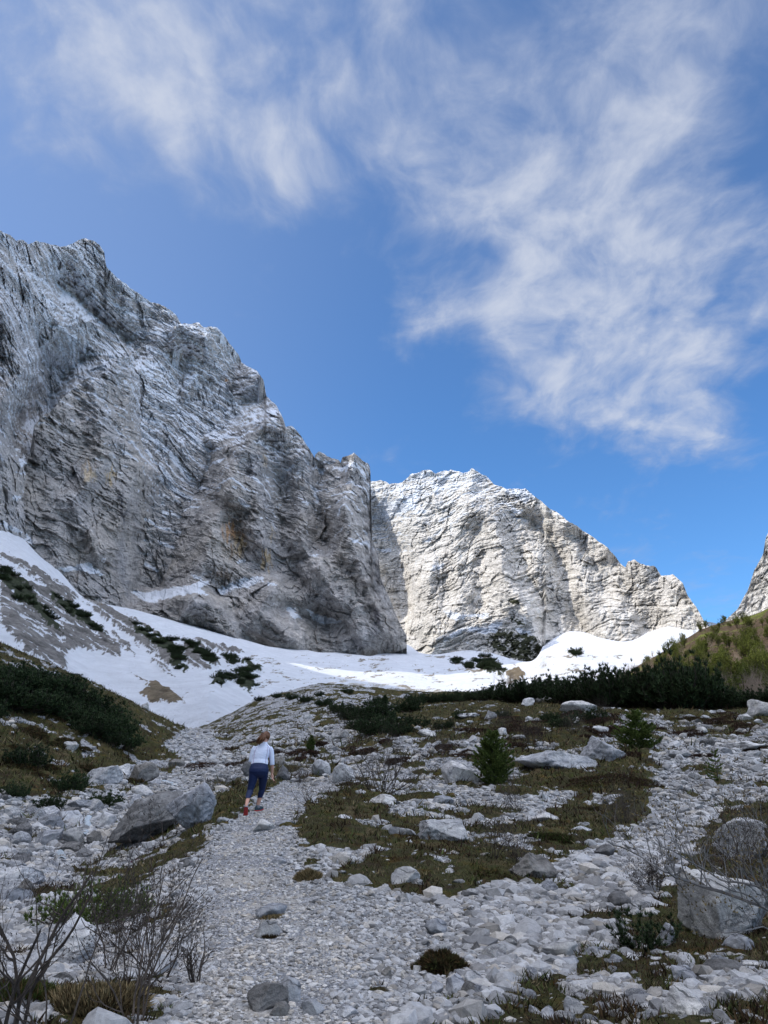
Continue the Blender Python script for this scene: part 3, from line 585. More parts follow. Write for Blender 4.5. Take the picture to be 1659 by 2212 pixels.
for dd, vv in zip(TD, TV):
    wd = wdir(TU, np.array(vv, float)); hh = np.hypot(wd[:, 0], wd[:, 1])
    _AZ.append(np.arctan2(wd[:, 0], wd[:, 1])); _ZZ.append(CAM[2] + dd * wd[:, 2] / hh)
_ZZ[0] = np.full(15, -.02) + np.array([.1, .05, 0, 0, 0, 0, 0, 0, 0, 0, 0, 0, 0, 0, 0])
AZG = np.radians(np.concatenate([np.linspace(-60, 60, 241)]))
ZT = np.array([np.interp(AZG, a, z) for a, z in zip(_AZ, _ZZ)])
LD = np.log(np.array(TD))
# smooth in log distance by cubic (catmull-rom) interpolation on a fine table
LG = np.linspace(LD[0], LD[-1], 260)
def catmull(LG):
    out = np.zeros((len(LG), ZT.shape[1]))
    for i, l in enumerate(LG):
        k = int(np.clip(np.searchsorted(LD, l) - 1, 0, len(LD) - 2)); t = (l - LD[k]) / (LD[k + 1] - LD[k])
        m0 = (ZT[k + 1] - ZT[max(k - 1, 0)]) / (LD[k + 1] - LD[max(k - 1, 0)]); m1 = (ZT[min(k + 2, len(LD) - 1)] - ZT[k]) / (LD[min(k + 2, len(LD) - 1)] - LD[k]); hl = LD[k + 1] - LD[k]
        out[i] = (2 * t ** 3 - 3 * t ** 2 + 1) * ZT[k] + (t ** 3 - 2 * t ** 2 + t) * hl * m0 + (-2 * t ** 3 + 3 * t ** 2) * ZT[k + 1] + (t ** 3 - t ** 2) * hl * m1
    return out
ZF = catmull(LG)
for _ in range(6):
    ZF[:, 1:-1] = (ZF[:, :-2] + 2 * ZF[:, 1:-1] + ZF[:, 2:]) / 4
def ground_base(x, y):
    d = np.hypot(x, y); az = np.arctan2(x, y)
    l = np.clip((np.log(np.maximum(d, .01)) - LG[0]) / (LG[1] - LG[0]), 0, len(LG) - 1.001)
    a = np.clip((az - AZG[0]) / (AZG[1] - AZG[0]), 0, len(AZG) - 1.001)
    i = l.astype(int); j = a.astype(int); fl = l - i; fa = a - j
    z = (ZF[i, j] * (1 - fa) + ZF[i, j + 1] * fa) * (1 - fl) + (ZF[i + 1, j] * (1 - fa) + ZF[i + 1, j + 1] * fa) * fl
    # behind the viewer the ground levels off
    back = sm(np.abs(az), rad(60), rad(100)); far = sm(d, 3, 60)
    return z * (1 - back) + back * (-.06 * np.clip(d, 0, 200)) 
PATH = [(400, 2400), (400, 2212), (330, 2140), (370, 2040), (405, 1990), (430, 1940), (412, 1890), (425, 1850), (455, 1805), (500, 1768), (545, 1738), (580, 1712), (600, 1694), (700, 1688), (770, 1698), (720, 1718), (668, 1740), (640, 1770), (650, 1820), (690, 1862), (700, 1890), (760, 1915), (830, 1945), (930, 1955), (1000, 1990), (985, 2060), (950, 2110), (900, 2160), (880, 2212), (880, 2400)]
PATHCORE = [(440, 2400), (450, 2212), (430, 2120), (440, 2020), (455, 1950), (440, 1880), (470, 1820), (520, 1775), (580, 1735), (620, 1700), (690, 1694), (640, 1730), (615, 1780), (610, 1830), (640, 1880), (680, 1960), (760, 2040), (800, 2100), (740, 2160), (700, 2212), (700, 2400)]
STRIP = [(1395, 1625), (1430, 1602), (1500, 1592), (1580, 1588), (1700, 1586), (1900, 1600), (1900, 1720), (1640, 1735), (1560, 1760), (1535, 1800), (1500, 1850), (1470, 1885), (1400, 1915), (1420, 1960), (1330, 2030), (1240, 2060), (1200, 2110), (1120, 2125), (1060, 2190), (1010, 2240), (1000, 2400), (860, 2400), (880, 2212), (960, 2110), (1010, 1985), (1000, 1930), (1090, 1905), (1190, 1870), (1270, 1835), (1350, 1800), (1405, 1765), (1408, 1710), (1432, 1665), (1400, 1645)]
STRIP2 = [(1180, 1640), (1280, 1600), (1330, 1560), (1420, 1545), (1560, 1560), (1700, 1570), (1700, 1600), (1560, 1600), (1440, 1600), (1350, 1615), (1250, 1660)]
LINE1 = [(860, 1740), (1040, 1720), (1170, 1718), (1240, 1705), (1240, 1730), (1160, 1775), (1060, 1790), (1010, 1760)]
PALE = [(640, 1700), (590, 1680), (600, 1640), (680, 1650), (760, 1625), (830, 1590), (1000, 1600), (1100, 1590), (1130, 1640), (1030, 1700), (900, 1715), (770, 1690)]
STREAM = [(0, 1870), (60, 1850), (160, 1842), (190, 1800), (170, 1770), (200, 1745), (250, 1750), (300, 1700), (360, 1680), (390, 1640), (350, 1610), (400, 1575), (430, 1570), (470, 1600), (520, 1640), (540, 1680), (470, 1690), (420, 1700), (330, 1740), (250, 1800), (240, 1840), (180, 1880), (90, 1920), (0, 1960), (-200, 1990), (-200, 1880)]
RUBL = [(-300, 1700), (0, 1720), (90, 1725), (170, 1700), (260, 1660), (330, 1650), (380, 1690), (300, 1750), (240, 1790), (240, 1850), (100, 1900), (0, 1960), (-300, 2000)]
SCREEL = [(-200, 1990), (0, 1975), (130, 1930), (240, 1870), (360, 1850), (430, 1870), (440, 1950), (380, 2010), (330, 2080), (220, 2140), (60, 2212), (-200, 2300)]
MEADOW = [(700, 1712), (775, 1700), (860, 1740), (1030, 1762), (1090, 1700), (1180, 1668), (1300, 1655), (1400, 1658), (1432, 1690), (1405, 1740), (1400, 1800), (1330, 1832), (1240, 1862), (1100, 1902), (1000, 1948), (880, 1935), (760, 1912), (700, 1875), (660, 1830), (645, 1770), (668, 1735)]
LHILL = [(-900, 1100), (0, 1385), (60, 1410), (150, 1450), (235, 1490), (300, 1560), (330, 1640), (280, 1660), (180, 1690), (90, 1715), (0, 1740), (-900, 1800)]
MOSSR = [(1120, 2130), (1210, 2100), (1400, 2070), (1560, 2080), (1720, 2060), (1720, 2260), (1060, 2260), (1080, 2170)]
BROWNR = [(1380, 1915), (1480, 1880), (1540, 1800), (1620, 1760), (1720, 1740), (1720, 2060), (1500, 2070), (1330, 2040), (1420, 1960)]
PSTRIP = [(330, 1900), (390, 1850), (450, 1800), (500, 1762), (560, 1722), (590, 1700), (560, 1690), (520, 1695), (480, 1730), (420, 1800), (330, 1850), (270, 1890), (150, 1960), (130, 1985), (260, 1930)]
def zones(x, y, z):
    """vegetation cover 0..1, loose stone cover 0..1, fine gravel 0..1 for points of the ground"""
    P = np.stack([x, y, np.zeros_like(x)], -1)
    u, v, dz = proj(np.stack([x, y, z], -1))
    d = np.hypot(x, y)
    a = fbm(P / .7, 4, gain=.6); b = fbm(P / .7 + 50, 4, gain=.6)
    k = F / np.maximum(d, 2)
    uu = u + a * .62 * k; vv = v + b * .16 * k
    n1 = fbm(P / 1.6 + 9, 4, gain=.6); n2 = fbm(P / 5.0 + 3, 4, gain=.6)
    veg = sm(n2 * .8 + n1 * .8, -.12, .12) * .9
    veg = np.where(v < 1665, np.maximum(veg, sm(n1 + n2 + a * .3, -.38, -.08)), veg)
    st = np.full(x.shape, .55)
    fine_ = np.zeros(x.shape)
    def setz(poly, ve=None, s=None, f=None):
        m = inpoly(uu, vv, poly)
        if ve is not None: veg[m] = ve[m] if isinstance(ve, np.ndarray) else ve
        if s is not None: st[m] = s
        if f is not None: fine_[m] = f
    setz([(400, 1600), (440, 1545), (540, 1505), (680, 1478), (800, 1485), (860, 1530), (820, 1600), (700, 1640), (600, 1650), (520, 1640)], sm(n1 + n2 * .5 + a * .4, -.05, .15) * .85, .9)
    setz(LHILL, sm(n1 + n2 * .6, -.42, -.05), .35)
    setz(SCREEL, sm(n1, .12, .3) * .8, 1.0, .2)
    setz(RUBL, sm(n1, .05, .25) * .8, 1.0); setz(STREAM, sm(n1, .28, .4) * .5, 1.0)
    setz(PSTRIP, sm(n1, -.35, -.1), .5)
    setz(PALE, sm(n1 + a * .4, -.02, .16) * .85, .8)
    setz(MEADOW, sm(n1 * .9 + n2 * .5 + a * .35, -.34, -.02), .62)
    setz(LINE1, sm(n1, .1, .3) * .7, 1.0)
    setz(BROWNR, sm(n1, -.4, -.1), .45)
    setz(MOSSR, sm(n1 + a * .3, -.36, -.08), .9)
    setz(STRIP, sm(n1 + a * .4, .20, .36) * .8, 1.0); setz(STRIP2, sm(n1 + a * .4, -.04, .14) * .85, .8)
    setz(PATH, sm(n1 + a * .3, .30, .5) * .7, 1.0, .6)
    setz(PATHCORE, 0.0, 1.0, 1.0)
    veg = np.where(np.abs(np.arctan2(x, y)) > rad(50), sm(n1 + n2, -.2, .2), veg)
    return veg, st, fine_, u, v
def ground_z(x, y, detail=True):
    x = np.asarray(x, float); y = np.asarray(y, float)
    z = ground_base(x, y); d = np.hypot(x, y)
    P = np.stack([x, y, np.zeros_like(x)], -1)
    g = sm(d, 3, 30)
    z = z + fbm(P / 2.6, 4, gain=.5) * (.07 + .30 * g) + fbm(P / 11. + 4, 3) * .5 * g
    if detail:
        z = z + fbm(P / .45 + 7, 4, gain=.55) * (.022 + .09 * g)
    return z
def hit(u, v, dmin=2.0, dmax=150., far=False):
    """where the ray through (u, v) meets the ground"""
    ds = np.exp(np.linspace(math.log(dmin), math.log(dmax), 900))
    w_ = wdir(u, v); h_ = math.hypot(w_[0], w_[1])
    P = CAM + (w_ / h_)[None] * ds[:, None]
    g = ground_z(P[:, 0], P[:, 1], False)
    below = np.nonzero(P[:, 2] < g)[0]
    if len(below) == 0: return None
    i = below[0]; p = P[i]; return np.array([p[0], p[1], g[i]]), ds[i]
def build_ground():
    az = np.radians(np.concatenate([np.arange(-180, -50, 4.0), np.arange(-50, -29, .35), np.arange(-29, 29, .085), np.arange(29, 50, .35), np.arange(50, 180.1, 4.0)]))
    d = np.concatenate([[.3, .8, 1.3], np.exp(np.linspace(math.log(1.8), math.log(190), 760)), [230, 300, 420]])
    D, A = np.meshgrid(d, az, indexing='ij')
    x = np.sin(A) * D; y = np.cos(A) * D
    z = ground_z(x, y)
    P = np.stack([x, y, z], -1)
    outer = D > 185
    P[outer, 2] = -12
    front = (np.abs(A) < rad(50)) & (D > 195); P[front, 2] = -30
    veg, st, fi, u, v = zones(x.ravel(), y.ravel(), z.ravel())
    P3 = P.reshape(-1, 3)
    # raise the plant mats a little above the gravel
    P3[:, 2] += veg * (.03 + .04 * fbm(P3 / .25, 3)) * np.clip(D.ravel() / 8, .5, 3)
    cols_ = np.stack([veg, st, fi], -1)
    m = NT('ground', .95, .1)
    at = m.attr('col'); sep = m.n('ShaderNodeSeparateColor'); m.l(at, sep.inputs[0])
    vg = m.math('ADD', sep.outputs[0], m.math('MULTIPLY', m.math('SUBTRACT', m.noise(7, 5, .7), .5), .9))
    vg = m.ramp(vg, [(.38, 0.0), (.55, 1.0)])
    # gravel: stones of three sizes, each with its own tone
    c1 = m.voro(26, out='Color'); c2 = m.voro(60, out='Color'); dd1 = m.voro(26, 'DISTANCE_TO_EDGE'); dd2 = m.voro(60, 'DISTANCE_TO_EDGE'); dd3 = m.voro(9, 'DISTANCE_TO_EDGE'); c3 = m.voro(9, out='Color')
    def tone(c):
        s_ = m.n('ShaderNodeSeparateColor'); m.l(c, s_.inputs[0]); return m.ramp(s_.outputs[0], [(0, (.17, .175, .185)), (.5, (.33, .335, .345)), (1, (.54, .54, .54))])
    e1 = m.ramp(dd1, [(.0, .30), (.10, 1.0)]); e2 = m.ramp(dd2, [(.0, .35), (.12, 1.0)]); e3 = m.ramp(dd3, [(.0, .25), (.06, 1.0)])
    g12 = m.mix(m.mix(tone(c2), e2, 1.0, 'MULTIPLY'), m.mix(tone(c1), e1, 1.0, 'MULTIPLY'), m.ramp(m.noise(9, 4), [(.42, 0.0), (.52, 1.0)]))
    g3 = m.mix(tone(c3), e3, 1.0, 'MULTIPLY')
    coarse = m.mix(g12, g3, m.math('MULTIPLY', m.ramp(m.noise(3, 4), [(.5, 0.0), (.56, 1.0)]), m.math('SUBTRACT', 1.0, sep.outputs[2])))
    sand = m.mix((.36, .33, .28), (.50, .47, .42), m.noise(3, 6))
    grav = m.mix(coarse, sand, m.math('MULTIPLY', m.ramp(m.noise(1.4, 5, .65), [(.5, 0.0), (.62, .75)]), sep.outputs[2]))
    # plant mat
    pl = m.ramp(m.noise(1.3, 8, .75), [(.28, (.022, .018, .011)), (.42, (.045, .034, .018)), (.50, (.045, .046, .018)), (.58, (.078, .060, .030)), (.72, (.12, .098, .055))])
    pl = m.mix(pl, m.ramp(m.noise(38, 4, .7), [(.3, .35), (.7, 1.5)]), .9, 'MULTIPLY')
    pl = m.mix(pl, m.ramp(m.noise(2.3, 5, .6), [(.40, (1, 1, 1)), (.56, (.98, 1.06, .75)), (.66, (1.6, 1.25, .6))]), .8, 'MULTIPLY')
    m.color(m.mix(grav, pl, vg))
    hgt = m.math('ADD', m.math('MULTIPLY', e1, .5), m.math('MULTIPLY', m.noise(60, 6, .7), .6))
    m.bump(hgt, .03, .8)
    me = new_mesh('ground', P3, grid_faces(*D.shape), m.m, True, cols_)
    tag(link('ground', me), kind='structure')
build_ground()
# ------------------------------------------------------------------ rock material and rock shapes
def mat_rock(name, lo, hi_, bscale=1.0, lichen=.5, moss=True):
    m = NT(name, .9, .15)
    n1 = m.noise(2.2 * bscale, 10, .7); n2 = m.noise(11 * bscale, 8, .7)
    c = m.ramp(n1, [(.30, tuple(x * .55 for x in lo)), (.45, lo), (.6, hi_), (.75, tuple(min(x * 1.2, .75) for x in hi_))])
    c = m.mix(c, m.ramp(n2, [(.3, .55), (.5, 1.0), (.7, 1.25)]), .9, 'MULTIPLY')
    vr = m.voro(3.0 * bscale, 'DISTANCE_TO_EDGE', vec=m.mix(m.obj, m.noise(2.0 * bscale, 5, .6, out='Color'), .35))
    crack = m.ramp(vr, [(0.0, .30), (.03, 1.0)])
    c = m.mix(c, crack, .55, 'MULTIPLY')
    dk = m.ramp(m.noise(1.1 * bscale, 8, .75, vec=m.scale((1, 1, .5))), [(.5, 0.0), (.62, 1.0)])
    c = m.mix(c, m.mix(c, (.32, .33, .33), 1.0, 'MULTIPLY'), m.math('MULTIPLY', dk, lichen))
    # every stone its own tone
    oi = m.n('ShaderNodeObjectInfo')
    c = m.mix(c, m.ramp(oi.outputs['Random'], [(0, (.80, .81, .84)), (.5, (1, 1, 1)), (1, (1.16, 1.12, 1.05))]), 1.0, 'MULTIPLY')
    m.color(c)
    h = m.math('ADD', m.math('MULTIPLY', n1, .8), m.math('MULTIPLY', n2, .5))
    h = m.math('ADD', h, m.math('MULTIPLY', crack, .25))
    m.bump(h, .06 / bscale, 1.0)
    return m.m
M_ROCK = mat_rock('limestone', (.31, .315, .325), (.50, .50, .495), 1.0, .6)
M_ROCKD = mat_rock('dark_limestone', (.145, .14, .135), (.27, .265, .255), .8, .8)
M_ROCKW = mat_rock('pale_limestone', (.42, .42, .43), (.62, .615, .60), 1.0, .35)
def ico(sub):
    bm = bmesh.new(); bmesh.ops.create_icosphere(bm, subdivisions=sub, radius=1.0)
    V = np.array([v.co[:] for v in bm.verts]); Fs = np.array([[v.index for v in f.verts] for f in bm.faces]); bm.free()
    return V, Fs
ICO = {k: ico(k) for k in (1, 2, 3, 4, 5)}
def rock_shape(sub, seed, cuts=14, rough=.06, size=(1, 1, 1)):
    r = np.random.default_rng(seed)
    V, Fs = ICO[sub]; V = V.copy()
    for k in range(cuts):
        n = r.normal(size=3); n /= np.linalg.norm(n); o = r.uniform(.45, .85)
        s = V @ n; V -= np.maximum(s - o, 0)[:, None] * n
    V *= 1 / np.abs(V).max(0)
    V *= (1 + rough * 2.2 * fbm(V * 1.3 + seed, 3) )[:, None]
    S = np.array(size)
    V = V * S
    if sub >= 3:
        m = S.mean()
        nrm = V / (np.linalg.norm(V, axis=1)[:, None] + 1e-9)
        q = V[:, 2] / (.22 * m) + fbm(V / m * 1.2 + seed, 3) * 1.2
        V += nrm * ((stairs(q) * .05 + fbm(V / m * 3.5 + seed, 5, gain=.6) * rough * 1.3 - np.abs(pn(V / m * 5 + seed)) * rough) * m)[:, None]
    return V, Fs
ROCKN = [0]; HC = []
def hero(box, label, name='boulder', mat=None, depth=1.0, rough=.06, cuts=14, tilt=0.0, seed=None, sink=.12, group=None, cat=None, dist=None, flat=1.0):
    u0, v0, u1, v1 = box
    uc = (u0 + u1) / 2
    hres = hit(uc, v1 - (v1 - v0) * .12)
    if hres is None: return None
    p, d = hres
    k = d / F
    wx = (u1 - u0) * k / 2; hz = (v1 - v0) * k / 2
    ROCKN[0] += 1; seed = seed or (100 + ROCKN[0])
    sz = (wx * 1.02, max(wx * .75 * depth, hz * .6), hz * (1 + sink) * flat)
    big = (u1 - u0) > 90
    V, Fs = rock_shape(5 if big else 4 if (u1 - u0) > 40 else 3, seed, cuts, rough, sz)
    c, s = math.cos(tilt), math.sin(tilt)
    V = V @ np.array([[c, 0, s], [0, 1, 0], [-s, 0, c]]).T
    me = new_mesh(name, V, Fs, mat or M_ROCK, big or (u1 - u0) > 40)
    o = link(name, me)
    # centre: push back by the half depth along the view, sit on the ground
    dirx = p[:2] / np.linalg.norm(p[:2])
    c2 = p[:2] + dirx * sz[1] * .55
    g = float(ground_z(np.array([c2[0]]), np.array([c2[1]]))[0])
    w_ = wdir(uc, (v0 + v1) / 2); hh_ = math.hypot(w_[0], w_[1]); dd = np.hypot(*c2)
    zc_ = CAM[2] + dd * w_[2] / hh_
    zc_ = zc_ - hz * sink * .5
    if zc_ - sz[2] * .85 > g: zc_ = g + sz[2] * .8
    o.location = (c2[0] + 0, c2[1], zc_); o.rotation_euler = (0, 0, -math.atan2(dirx[0], dirx[1]))
    HC.append((c2[0], c2[1], max(wx, sz[1])))
    tag(o, label, cat or name, group)
    if 0: print('HERO', label[:40], [round(float(a)) for a in proj(np.array(o.location))[:2]], 'want', round(uc), round((v0+v1)/2), 'd', round(float(d),1), 'sz', [round(float(a),2) for a in sz], 'dz', round(float(zc_-g),2))
    return o
def bx(zf, x0, y0, x1, y1):
    (a, b), (c, d) = zf((x0, y0), (x1, y1)); return (a, b, c, d)
H = []
H += [(bx(Z4, 535, 715, 930, 1005), 'large dark grey boulder leaning across the stream bed left of the walker', dict(mat=M_ROCKD, depth=.8, seed=21, tilt=-.42, flat=.74)),
      (bx(Z4, 825, 680, 1060, 945), 'tall pale split slab leaning against the right side of the big dark stream boulder', dict(tilt=-.55, seed=8, flat=.7)),
      (bx(Z4, 610, 588, 765, 695), 'dark rounded rock in the stream bed upstream of the big dark boulder', dict(mat=M_ROCKD)),
      (bx(Z4, 305, 470, 388, 535), 'pale blocky rock alone on the brown left slope', dict(mat=M_ROCK)),
      (bx(Z4, 390, 600, 612, 705), 'low wide limestone ledge at the foot of the left slope', dict(mat=M_ROCK)),
      (bx(Z4, 288, 818, 412, 895), 'pale rock just left of the little white waterfall', dict(mat=M_ROCKW)),
      (bx(Z4, 180, 903, 305, 995), 'angular pale rock on the stream bank below the waterfall, left one of two', dict(mat=M_ROCK)),
      (bx(Z4, 308, 905, 422, 998), 'brownish angular rock touching the waterfall pool on its left', dict(mat=M_ROCK)),
      (bx(Z4, 425, 918, 498, 992), 'small dark wet rock directly below the waterfall', dict(mat=M_ROCKD)),
      (bx(Z4, 480, 820, 560, 900), 'pale ledge rock over which the waterfall slides', dict(mat=M_ROCKW)),
      (bx(Z7, -80, 335, 235, 470), 'broad flat bluish rock at the left edge beside the lower stream', dict(mat=M_ROCKW, flat=1.0)),
      (bx(Z7, 235, 335, 360, 400), 'small grey rock touching the broad flat bluish rock', dict(mat=M_ROCK)),
      (bx(Z4, 825, 553, 902, 612), 'brownish rounded rock in the middle of the upper stream bed', dict(mat=M_ROCKD)),
      (bx(Z4, 1050, 833, 1122, 892), 'knee high pale rock at the left edge of the path below the walker', dict(mat=M_ROCK)),
      (bx(Z4, 1222, 858, 1345, 925), 'long low pale slab embedded in the path behind the walker', dict(mat=M_ROCKW, seed=31)),
      (bx(Z4, 1348, 855, 1448, 895), 'thin flat slab beside the long low slab behind the walker', dict(mat=M_ROCK)),
      (bx(Z4, 690, 288, 735, 332), 'small rock on the crest at the foot of the left snow slope', {}),
      (bx(Z4, 1012, 292, 1075, 335), 'small jutting rock at the right lip of the snow tongue', {}),
      (bx(Z7, 175, 655, 612, 960), 'large pale slab with a dark shaded face under the bare bush in the left corner', dict(mat=M_ROCKW, tilt=-.25, seed=44)),
      (bx(Z7, -40, 445, 165, 560), 'rounded grey rock at the left edge above the thicket of bare twigs', dict(mat=M_ROCK)),
      (bx(Z8, 215, 538, 398, 650), 'flat topped rock with a tuft of dry grass, upper of two in mid path', dict(mat=M_ROCK)),
      (bx(Z8, 203, 668, 358, 775), 'flat topped rock with a dark underside, lower of two in mid path', dict(mat=M_ROCK)),
      (bx(Z8, 125, 1070, 400, 1235), 'dark pointed end of the rock rib at the bottom of the path', dict(mat=M_ROCKD, tilt=-.35)),
      (bx(Z8, 320, 1020, 510, 1185), 'grey upper half of the rock rib at the bottom of the path', dict(mat=M_ROCK, tilt=-.2)),
      (bx(Z8, 310, 1160, 420, 1255), 'dark block below the rock rib at the bottom edge', dict(mat=M_ROCKD)),
      (bx(Z8, 490, 1140, 628, 1235), 'smooth grey stone right of the rock rib at the bottom', dict(mat=M_ROCK)),
      (bx(Z8, 700, 1178, 852, 1250), 'smooth pale stone at the bottom edge of the path', dict(mat=M_ROCKW)),
      (bx(Z8, 1048, 338, 1220, 465), 'angular three cornered rock at the lower edge of the heath patch', dict(mat=M_ROCK, cuts=9)),
      (bx(Z8, 1035, 82, 1195, 165), 'long low rock with a dark hollow beneath, left of the striped boulder', dict(mat=M_ROCK)),
      (bx(Z8, 1190, 18, 1495, 205), 'ribbed boulder with a pointed right end in the middle of the heath', dict(mat=M_ROCK, seed=52, tilt=-.12)),
      (bx(Z8, 1258, 652, 1405, 760), 'grey blue block at the right edge of the gravel path', dict(mat=M_ROCK)),
      (bx(Z8, 988, 922, 1058, 1008), 'small upright grey stone left of the round heather cushion', dict(mat=M_ROCKD)),
      (bx(Z8, 765, 1015, 855, 1072), 'small pale rock on open gravel near the bottom of the path', dict(mat=M_ROCKW)),
      (bx(Z8, 1380, 975, 1500, 1130), 'pitted pale rock right of the round heather cushion, left half of a pair', dict(mat=M_ROCKW)),
      (bx(Z8, 1490, 975, 1612, 1080), 'pitted pale rock right of the round heather cushion, right half of a pair', dict(mat=M_ROCKW)),
      (bx(Z8, 1165, 1058, 1265, 1125), 'smooth grey stone just below the round heather cushion', {}),
      (bx(Z8, 1275, 1030, 1365, 1105), 'pale cobble below right of the round heather cushion', dict(mat=M_ROCKW)),
      (bx(Z8, 318, 268, 405, 315), 'low grey stone with a shaded lip on the path below the walker', {}),
      (bx(Z8, 520, 325, 605, 368), 'flat stone resting behind the tuft of yellow grass on the path', {}),
      (bx(Z8, 1290, 798, 1405, 868), 'grey stone above the round heather cushion', {}),
      (bx(Z9, 1172, 305, 1645, 775), 'biggest boulder, pale grey and scarred, under the bare branch at right', dict(mat=M_ROCK, depth=.8, seed=77, rough=.05)),
      (bx(Z9, 1388, 692, 1558, 798), 'rounded rock with a rusty patch at the foot of the biggest boulder', dict(mat=M_ROCK)),
      (bx(Z9, 1068, 1003, 1345, 1190), 'large rounded pale boulder at the bottom right corner', dict(mat=M_ROCKW, seed=61, cuts=18)),
      (bx(Z9, 173, 235, 455, 400), 'brown and grey slab with a dark overhang at the left end of the right scree', dict(mat=M_ROCKD, seed=35)),
      (bx(Z9, 350, 232, 440, 280), 'pale cap stone resting at the top of the brown and grey slab', dict(mat=M_ROCK)),
      (bx(Z9, 365, 712, 570, 840), 'layered blue grey slab in the rubble at lower right', dict(mat=M_ROCK, seed=39)),
      (bx(Z9, 462, 808, 602, 885), 'flat tan stone in front of the layered blue grey slab', dict(mat=M_ROCKW)),
      (bx(Z9, 148, 698, 238, 768), 'dark cobble left of the layered blue grey slab', dict(mat=M_ROCKD)),
      (bx(Z9, 772, 448, 905, 545), 'dark square rock standing in the middle of the right scree', dict(mat=M_ROCKD, cuts=8)),
      (bx(Z9, 683, 175, 802, 255), 'darker weathered rock at the upper end of the right scree', dict(mat=M_ROCKD)),
      (bx(Z9, 865, 515, 930, 600), 'upright white block right below the dark square rock', dict(mat=M_ROCKW, cuts=8)),
      (bx(Z9, 778, 680, 925, 775), 'pale block directly behind the small green pine at lower right', dict(mat=M_ROCKW)),
      (bx(Z9, 658, 665, 745, 732), 'rounded white cobble left of the small green pine', dict(mat=M_ROCKW)),
      (bx(Z9, 1028, 635, 1145, 785), 'tall leaning grey rock between the small pine and the biggest boulder', dict(mat=M_ROCK)),
      (bx(Z9, 628, 762, 738, 832), 'squat grey block left of the foot of the small green pine', {}),
      (bx(Z9, 758, 805, 832, 870), 'cracked grey stone touching the foot of the small green pine', {}),
      (bx(Z9, 1308, 838, 1505, 935), 'dark streaked rock between the biggest boulder and the corner boulder', dict(mat=M_ROCKD)),
      (bx(Z9, 1492, 838, 1625, 895), 'flat pale rock near the right edge beside the dark streaked rock', dict(mat=M_ROCKW)),
      (bx(Z9, 1092, 792, 1200, 860), 'blocky white rock right of the small green pine', dict(mat=M_ROCKW)),
      (bx(Z9, 1448, 938, 1570, 1018), 'pitted pale rock near the right edge above the corner boulder', dict(mat=M_ROCKW)),
      (bx(Z9, 518, 1052, 630, 1162), 'jagged grey blue rock near the bottom edge, right of a pair of white ones', {}),
      (bx(Z9, 302, 1082, 375, 1165), 'pointed pale rock at the bottom edge, left of a touching pair', {}),
      (bx(Z9, 368, 1092, 445, 1189), 'rounded white rock at the bottom edge, right of a touching pair', dict(mat=M_ROCKW)),
      (bx(Z9, 562, 942, 685, 1002), 'white knobbly rock on brown moss in the lower right', dict(mat=M_ROCKW)),
      (bx(Z9, 1128, 868, 1245, 965), 'split white rock on the moss above the corner boulder', dict(mat=M_ROCKW)),
      (bx(Z9, 1040, 445, 1115, 495), 'small pale rock on the brown bank left of the biggest boulder', {}),
      (bx(Z9, 1400, 60, 1720, 300), 'smooth pale slab at the right edge behind the bare twigs', dict(mat=M_ROCK, seed=66, tilt=-.2)),
      (bx(Z9, 310, -4, 495, 66), 'pale layered rock on the heath above the brown and grey slab', dict(mat=M_ROCKW)),
      (bx(Z9, 350, 55, 408, 100), 'small white block under the pale layered rock on the heath', dict(mat=M_ROCKW)),
      (bx(Z6, 220, 488, 690, 632), 'long low pale slab right of the young spruce', dict(mat=M_ROCK, seed=71)),
      (bx(Z6, 570, 425, 838, 585), 'pale humped outcrop left below the dark round pine', dict(mat=M_ROCK, seed=72)),
      (bx(Z6, 345, 182, 478, 252), 'white block on top of the stony knoll under the dark pines', dict(mat=M_ROCKW)),
      (bx(Z6, 265, 208, 342, 268), 'pale tilted rock left of the white block on the stony knoll', dict(mat=M_ROCKW)),
      (bx(Z6, 1183, 212, 1258, 272), 'rounded pale rock at the foot of the pines, left of a blocky one', dict(mat=M_ROCK)),
      (bx(Z6, 1250, 218, 1368, 280), 'blocky blue grey rock at the foot of the dark pines', dict(mat=M_ROCK, cuts=8)),
      (bx(Z6, 1558, 222, 1720, 335), 'large pale rock at the right edge below the pines', dict(mat=M_ROCKW)),
      (bx(Z6, 1488, 298, 1580, 352), 'pitted pale rock in front of the large one at the right edge', dict(mat=M_ROCKW)),
      (bx(Z6, 540, 932, 672, 988), 'pale knobbly rock on the heath beside the right scree', dict(mat=M_ROCKW)),
      (bx(Z6, 480, 228, 690, 305), 'wide white ledge on the right flank of the stony knoll', dict(mat=M_ROCKW)),
      (bx(Z6, 1080, 505, 1225, 560), 'low grey outcrop at the upper end of the right scree', {}),
      (bx(Z6, 1410, 440, 1659, 520), 'broad pale outcrop near the right edge above the lone sapling', dict(mat=M_ROCKW)),
      (bx(Z6, 790, 932, 885, 985), 'pale rock on the lower heath margin next to the scree', {}),
      (bx(Z5, 1095, 535, 1320, 692), 'craggy pale boulder immediately left of the young spruce', dict(mat=M_ROCKW, seed=81)),
      (bx(Z5, 722, 728, 875, 798), 'low pointed pale rock on the green patch below the bare bush', dict(mat=M_ROCKW, seed=82)),
      (bx(Z5, 512, 372, 612, 435), 'blue grey cube shaped rock below the dark pines at centre', dict(mat=M_ROCK, cuts=8)),
      (bx(Z5, 800, 512, 905, 562), 'smooth grey rock seen through the top of the bare bush', {}),
      (bx(Z5, 1035, 732, 1175, 792), 'flat pale rock below the craggy boulder and spruce', dict(mat=M_ROCK)),
      (bx(Z5, 348, 282, 412, 322), 'small white block on the slope above the walker', dict(mat=M_ROCKW)),
